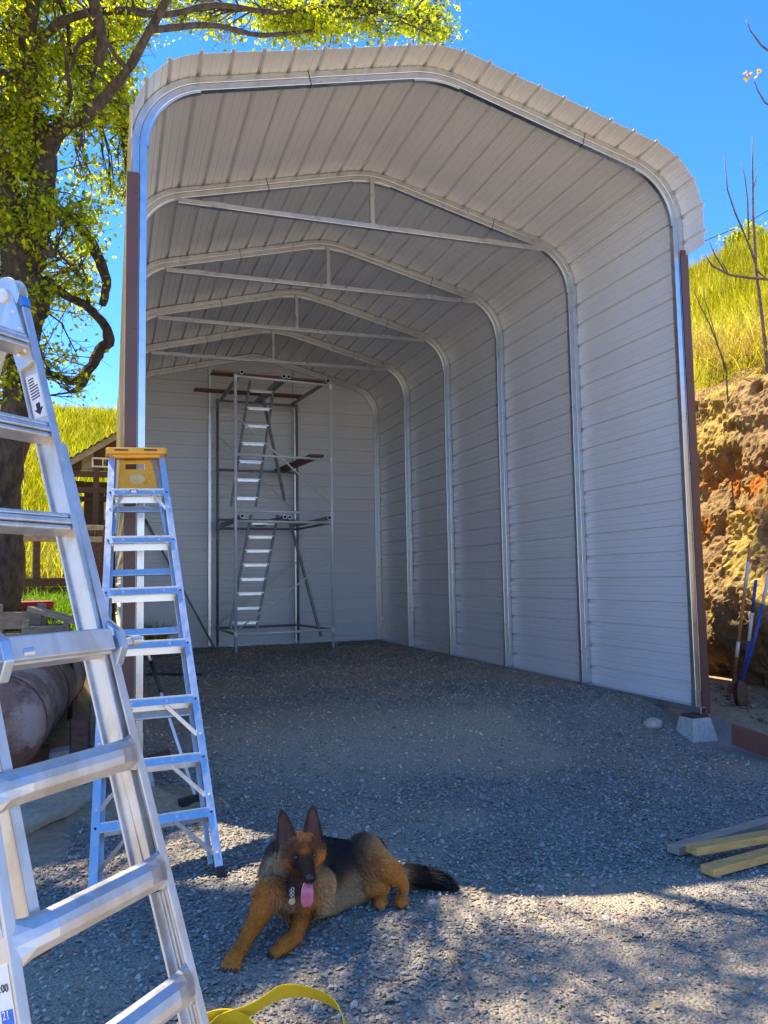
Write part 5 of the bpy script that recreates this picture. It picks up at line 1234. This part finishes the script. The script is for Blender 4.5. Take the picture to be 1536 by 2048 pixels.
    # coat colours: weights fall off from the inner bones plus painted spots
    spots = [(H(0,.075,-.045), .024, RED, 2.0), (H(-.022,.045,-.012), .016, DKB, 2.2), (H(.022,.045,-.012), .016, DKB, 2.2), (H(0,.06,-.02), .015, DKB, 1.6), (H(-.05,.05,-.04), .024, BLK, 2.2), (H(.05,.05,-.04), .022, DKB, 2.0), (H(-.056,-.01,-.02), .022, DKB, 1.8), (H(-.06,-.05,-.03), .026, TAN, 1.6), (H(.062,-.02,-.03), .026, TAN, 2.0), (H(.05,-.055,-.015), .024, TAN, 1.8), (H(0,-.01,.03), .035, BLK, 2.4), (H(-.02,-.04,.04), .035, BLK, 2.4), (H(.02,-.04,.04), .035, BLK, 2.4), (H(.015,.03,-.01), .018, DKB, 1.5), (H(-.015,.035,-.015), .018, DKB, 1.5), (e_l, .030, BLK, 3.0), (e_r, .030, BLK, 3.0), (H(-.052,-.045,.0), .03, BLK, 1.3), (H(-.075,.025,-.05), .045, BLK, 1.6), (H(.078,.02,-.05), .040, BLK, 1.3), (H(0,.045,-.02), .02, DKB, 1.1), (H(.05,-.02,.0), .03, TAN, 1.5), (H(-.035,-.055,.0), .022, BLK, 1.2), (H(.0,.02,.0), .02, TAN, 1.3),
             (A(585,1690,3.95), .07, BLK, 1.5), (A(650,1690,4.12), .13, BLK, 3.0), (A(690,1672,4.22), .12, BLK, 3.0), (A(668,1722,4.06), .07, BLK, 2.0), (A(735,1664,4.40), .07, DKB, 1.5), (A(770,1700,4.3), .08, PALE, 1.8), (A(735,1720,4.13), .06, BRN, .9), (A(700,1775,4.1), .07, GRY, 1.3), (A(612,1825,3.85), .05, DKB, .8), (A(545,1735,3.86), .06, GRY, 1.5), (A(543,1710,3.95), .05, DKB, 1.6), (A(590,1762,3.78), .06, DKB, 1.2), (A(565,1800,3.80), .06, GRY, 1.4), (A(640,1815,3.93), .07, PALE, 1.2), (A(700,1735,4.08), .05, DKB, .7)]
    acc = np.zeros((nv, 3)); ws = np.zeros(nv)
    for p0, r0, p1, r1, c in caps:
        a, b = np.array(p0), np.array(p1); ab = b-a; t = np.clip(((V-a)@ab)/max(1e-9, ab@ab), 0, 1); d = np.linalg.norm(V-(a+t[:, None]*ab), axis=1); r = r0+(r1-r0)*t
        w_ = np.exp(-np.clip((d-r)/.018, -1.2, 30)*1.6); acc += w_[:, None]*np.array(c); ws += w_
    for p, r, c, k in spots:
        d = np.linalg.norm(V-np.array(p), axis=1); w_ = k*4*np.exp(-(d/r)**2*1.5)*(1+.0*d); acc += w_[:, None]*np.array(c)*2.0; ws += w_*2.0
    colr = acc/ws[:, None]
    body.vertices.foreach_set('co', V.ravel()); 
    root = empty('dog', Vector((float(V[:, 0].mean()), float(V[:, 1].mean()), G0)), 'black and tan shepherd dog lying on the gravel with its tongue out', 'dog')
    off = np.array(root.location); body.vertices.foreach_set('co', (V-off).astype(np.float32).ravel()); body.update()
    at = body.color_attributes.new('tint', 'FLOAT_COLOR', 'POINT'); c4 = np.ones((nv, 4), np.float32); c4[:, :3] = colr; at.data.foreach_set('color', c4.ravel())
    coat = mat('dog_coat', (.75,.75,.75), (1.15,1.15,1.15), rough=.75, scale=60, attr='tint', spec=.25, bump=.4, bscale=160, bdist=.004)
    body.materials.clear(); body.materials.append(coat); body.polygons.foreach_set('use_smooth', np.ones(len(body.polygons), bool)); body.name = 'body'
    bo = link('body', body, root)
    # fur: fine strands, combed from the head towards the tail and down
    nf = len(body.polygons); fc = np.zeros(nf*3, np.float32); body.polygons.foreach_get('center', fc); fc = fc.reshape(-1, 3)+off; fn = np.zeros(nf*3, np.float32); body.polygons.foreach_get('normal', fn); fn = fn.reshape(-1, 3)
    fa = np.zeros(nf, np.float32); body.polygons.foreach_get('area', fa)
    K = 120000; pick_ = RNG.choice(nf, K, p=fa/fa.sum()); P_ = fc[pick_]+RNG.normal(0, .0028, (K, 3)); N_ = fn[pick_]
    fv = np.zeros(nf*4, np.int64) if False else np.array([p.vertices[0] for p in body.polygons]); C_ = colr[fv[pick_]]
    back = np.array(hip-withers); back /= np.linalg.norm(back); flow = np.tile(back*.8+np.array([0, 0, -.55]), (K, 1))
    # limbs: comb towards the feet; head: away from the nose
    hc = np.array(H(0, 0, -.05)); dh = np.linalg.norm(P_-hc, axis=1); wh = np.clip((.20-dh)/.07, 0, 1)[:, None]; away = P_-np.array(nose); away /= np.linalg.norm(away, axis=1)[:, None]; flow = flow*(1-wh)+away*wh
    for a, b in ((s1, f1), (e2, f2)):
        a_, b_ = np.array(a), np.array(b); ab = b_-a_; t = np.clip(((P_-a_)@ab)/(ab@ab), 0, 1); d = np.linalg.norm(P_-(a_+t[:, None]*ab), axis=1); wl = np.clip((.085-d)/.03, 0, 1)[:, None]; flow = flow*(1-wl)+(ab/np.linalg.norm(ab))*wl
    ta, tb = np.array(tl[1][0]), np.array(tl[4][0]); t = ((P_-ta)@(tb-ta))/((tb-ta)@(tb-ta)); dt = np.linalg.norm(P_-(ta+np.clip(t, 0, 1)[:, None]*(tb-ta)), axis=1); wt = (np.clip((.09-dt)/.03, 0, 1)*(t > -.05))[:, None]; flow = flow*(1-wt)+((tb-ta)/np.linalg.norm(tb-ta)+np.array([0, 0, -.25]))*wt
    flow = flow-(flow*N_).sum(1)[:, None]*N_*.85; flow /= np.linalg.norm(flow, axis=1)[:, None]+1e-6
    ruff = np.zeros(K)
    for p, r in ((A(560,1760,3.85), .14), (A(590,1800,3.84), .12), (A(640,1800,3.9), .13), (A(560,1715,3.93), .10), (A(740,1740,4.18), .10)): ruff = np.maximum(ruff, np.clip(1.2-np.linalg.norm(P_-np.array(p), axis=1)/r, 0, 1))
    hlen = .008+.026*ruff+.030*wt[:, 0]+.005*RNG.uniform(0, 1, K); mz = np.clip((np.linalg.norm(P_-np.array(H(sn*.5, un*.5, L*.5)), axis=1)-.03)/.05, .12, 1); hlen *= np.where(dh < .16, np.minimum(mz, .75), 1.0)
    low = (P_[:, 2] < G0+.05) & (wt[:, 0] < .3); hlen = np.where(low, .006, hlen)
    d_ = N_*.42+flow*1.0+RNG.normal(0, .16, (K, 3)); d_ /= np.linalg.norm(d_, axis=1)[:, None]; tip = P_+d_*hlen[:, None]; tip[:, 2] = np.maximum(tip[:, 2], G0+.002)
    sd = np.cross(d_, N_+RNG.normal(0, .25, (K, 3))); sd /= np.linalg.norm(sd, axis=1)[:, None]+1e-6; wd = (.0008+.016*hlen)[:, None]*.95
    mid_ = P_+(tip-P_)*.55+N_*(hlen*.06)[:, None]
    v = np.stack([P_-sd*wd-N_*.001, P_+sd*wd-N_*.001, mid_+sd*wd*.7, mid_-sd*wd*.7, tip], 1).reshape(-1, 3)-off; i = (np.arange(K)*5)[:, None]
    Fq = np.concatenate([i+np.array([0,1,2]), i+np.array([0,2,3]), i+np.array([3,2,4])]); jit = RNG.uniform(.55, 1.45, (K, 1)); light = (RNG.uniform(0, 1, (K, 1)) < .12); Cs = C_*jit; Cs = np.where((RNG.uniform(0, 1, (K, 1)) < .28*np.clip(ruff, 0, 1)[:, None]), Cs*.28, Cs); Cs = np.where(light & (C_.sum(1)[:, None] > .12), Cs*1.5, Cs)
    fur_m = mat('dog_fur', (.9,.9,.9), (1.1,1.1,1.1), rough=.55, scale=5, attr='tint', spec=.35)
    fo = link('fur', npmesh('fur', v, Fq, [fur_m], False, col=np.repeat(Cs, 5, 0)), root); fo['kind'] = 'stuff'
    # ears: cupped upright triangles
    ear_m = mat('ear_coat', (.022,.011,.008), (.05,.022,.013), rough=.8, scale=40); ear_in = mat('ear_inside', (.075,.028,.018), (.13,.05,.034), rough=.8, scale=20)
    for tip, b0, b1, cup in ((A(562,1617,3.89), A(557,1698,3.845), A(588,1672,3.825), -1), (A(627.5,1609,3.90), A(612,1664,3.83), A(646,1692,3.855), 1)):
        n = 13; m = MB(); bc = (b0+b1)/2-Vector((0, 0, .012)); upv = tip-bc; fwd = -Vector(_f); 
        for r in range(n):
            t = r/(n-1); half = (1-t)**.62*(1+.35*t*(1-t)); c = bc+upv*t; w_ = (b1-b0)*.5*half*(1 if t < .98 else .12)
            for k in range(7): s = (k-3)/3; m.V.append(tuple(c+w_*s*1.35-fwd*(.032*(1-s*s)*half)+fwd*.008))
        for r in range(n-1):
            for k in range(6): m.F.append([r*7+k, r*7+k+1, (r+1)*7+k+1, (r+1)*7+k]); m.M.append(0 if k in (0, 5) or r > 9 else 1)
        eo = m.build('ear', [ear_m, ear_in], root, smooth=True); s_ = eo.modifiers.new('thick', 'SOLIDIFY'); s_.thickness = .008; s_.offset = -1 if False else 0; ss_ = eo.modifiers.new('sub', 'SUBSURF'); ss_.levels = 1; ss_.render_levels = 1
    # nose, eyes, tongue, claws, collar tag
    wet = mat('nose_leather', (.008,.008,.009), (.016,.016,.018), rough=.25, scale=80, bump=.3, spec=.6)
    def blob(name, c, sx, sy, sz, m, X_=S_, Y_=F_, Z_=U_):
        bm = bmesh.new(); bmesh.ops.create_icosphere(bm, subdivisions=3, radius=1)
        for v_ in bm.verts: q = v_.co.copy(); v_.co = Vector(c)+X_*q.x*sx+Y_*q.y*sy+Z_*q.z*sz-root.location
        me = bpy.data.meshes.new(name); bm.to_mesh(me); bm.free(); me.materials.append(m)
        for f_ in me.polygons: f_.use_smooth = True
        return link(name, me, root)
    blob('nose', nose+U_*.001-F_*.004, .0205, .017, .0175, wet)
    eye_m = mat('dog_eye', (.012,.007,.004), (.02,.01,.006), rough=.04, spec=1.0)
    for e in (e_l, e_r): blob('eye', e+F_*.004, .0105, .0085, .0095, eye_m)
    tg = mat('tongue', (.60,.13,.20), (.72,.22,.29), rough=.35, scale=30, bump=.2, spec=.6); m = MB(); P0 = H(sn*.85, un-.036, L-.045); pts = [P0, A(615,1776,3.655), A(615,1788,3.650), A(615,1800,3.652), A(614.5,1809,3.656), A(614.5,1814,3.660)]; wds = [.020, .025, .028, .029, .023, .010]
    n = 7; nrm = -Vector(_f)
    for i, (p, w_) in enumerate(zip(pts, wds)):
        for k in range(n): s = (k-3)/3; m.V.append(tuple(p+S_*w_*s+nrm*(.010*abs(s)**1.5-.003*(k == 3)*(i < 4))))
    for i in range(len(pts)-1):
        for k in range(n-1): m.F.append([i*n+k, i*n+k+1, (i+1)*n+k+1, (i+1)*n+k]); m.M.append(0)
    to = m.build('tongue', tg, root, smooth=True); s_ = to.modifiers.new('t', 'SOLIDIFY'); s_.thickness = .008; ss_ = to.modifiers.new('s', 'SUBSURF'); ss_.levels = 2; ss_.render_levels = 2
    claw_m = mat('claw', (.02,.016,.014), (.05,.04,.035), rough=.4)
    for p, d in claws: q = MB(); q.tube([p-d*.006, p+d*.006-Vector((0, 0, .003)), p+d*.014-Vector((0, 0, .010))], [.0055, .0045, .0015], 7); q.build('claw', claw_m, root, smooth=True)
    tp = A(584,1803,3.745); q = MB(); ring = [tp+S_*.016*math.cos(i*math.pi/8)+Vector((0, 0, 1))*.016*math.sin(i*math.pi/8) for i in range(16)]; q.prism(ring, Vector(_f)*.003); q.build('collar_tag', galv, root, bevel=.001)
    q = MB(); 
    for k in range(5): c = tp+Vector((0, 0, .02+.009*k))+S_*(.004*(-1)**k); q.tube([c+S_*.006*math.cos(i*math.pi/4)+Vector((0, 0, 1))*.008*math.sin(i*math.pi/4) for i in range(9)], .0022, 5, cap=False)
    q.build('collar_chain', galv, root, smooth=True)
dog()

# every separate piece of these parts is a part of its own
for nm in ('tie_sleeve', 'tape_wrap', 'tube_joint', 'weld_seam', 'coupler', 'hose_fitting', 'base_rail', 'bench', 'collar_chain'):
    for o in [o for o in bpy.data.objects if o.name.split('.')[0] == nm]: split_loose(o)
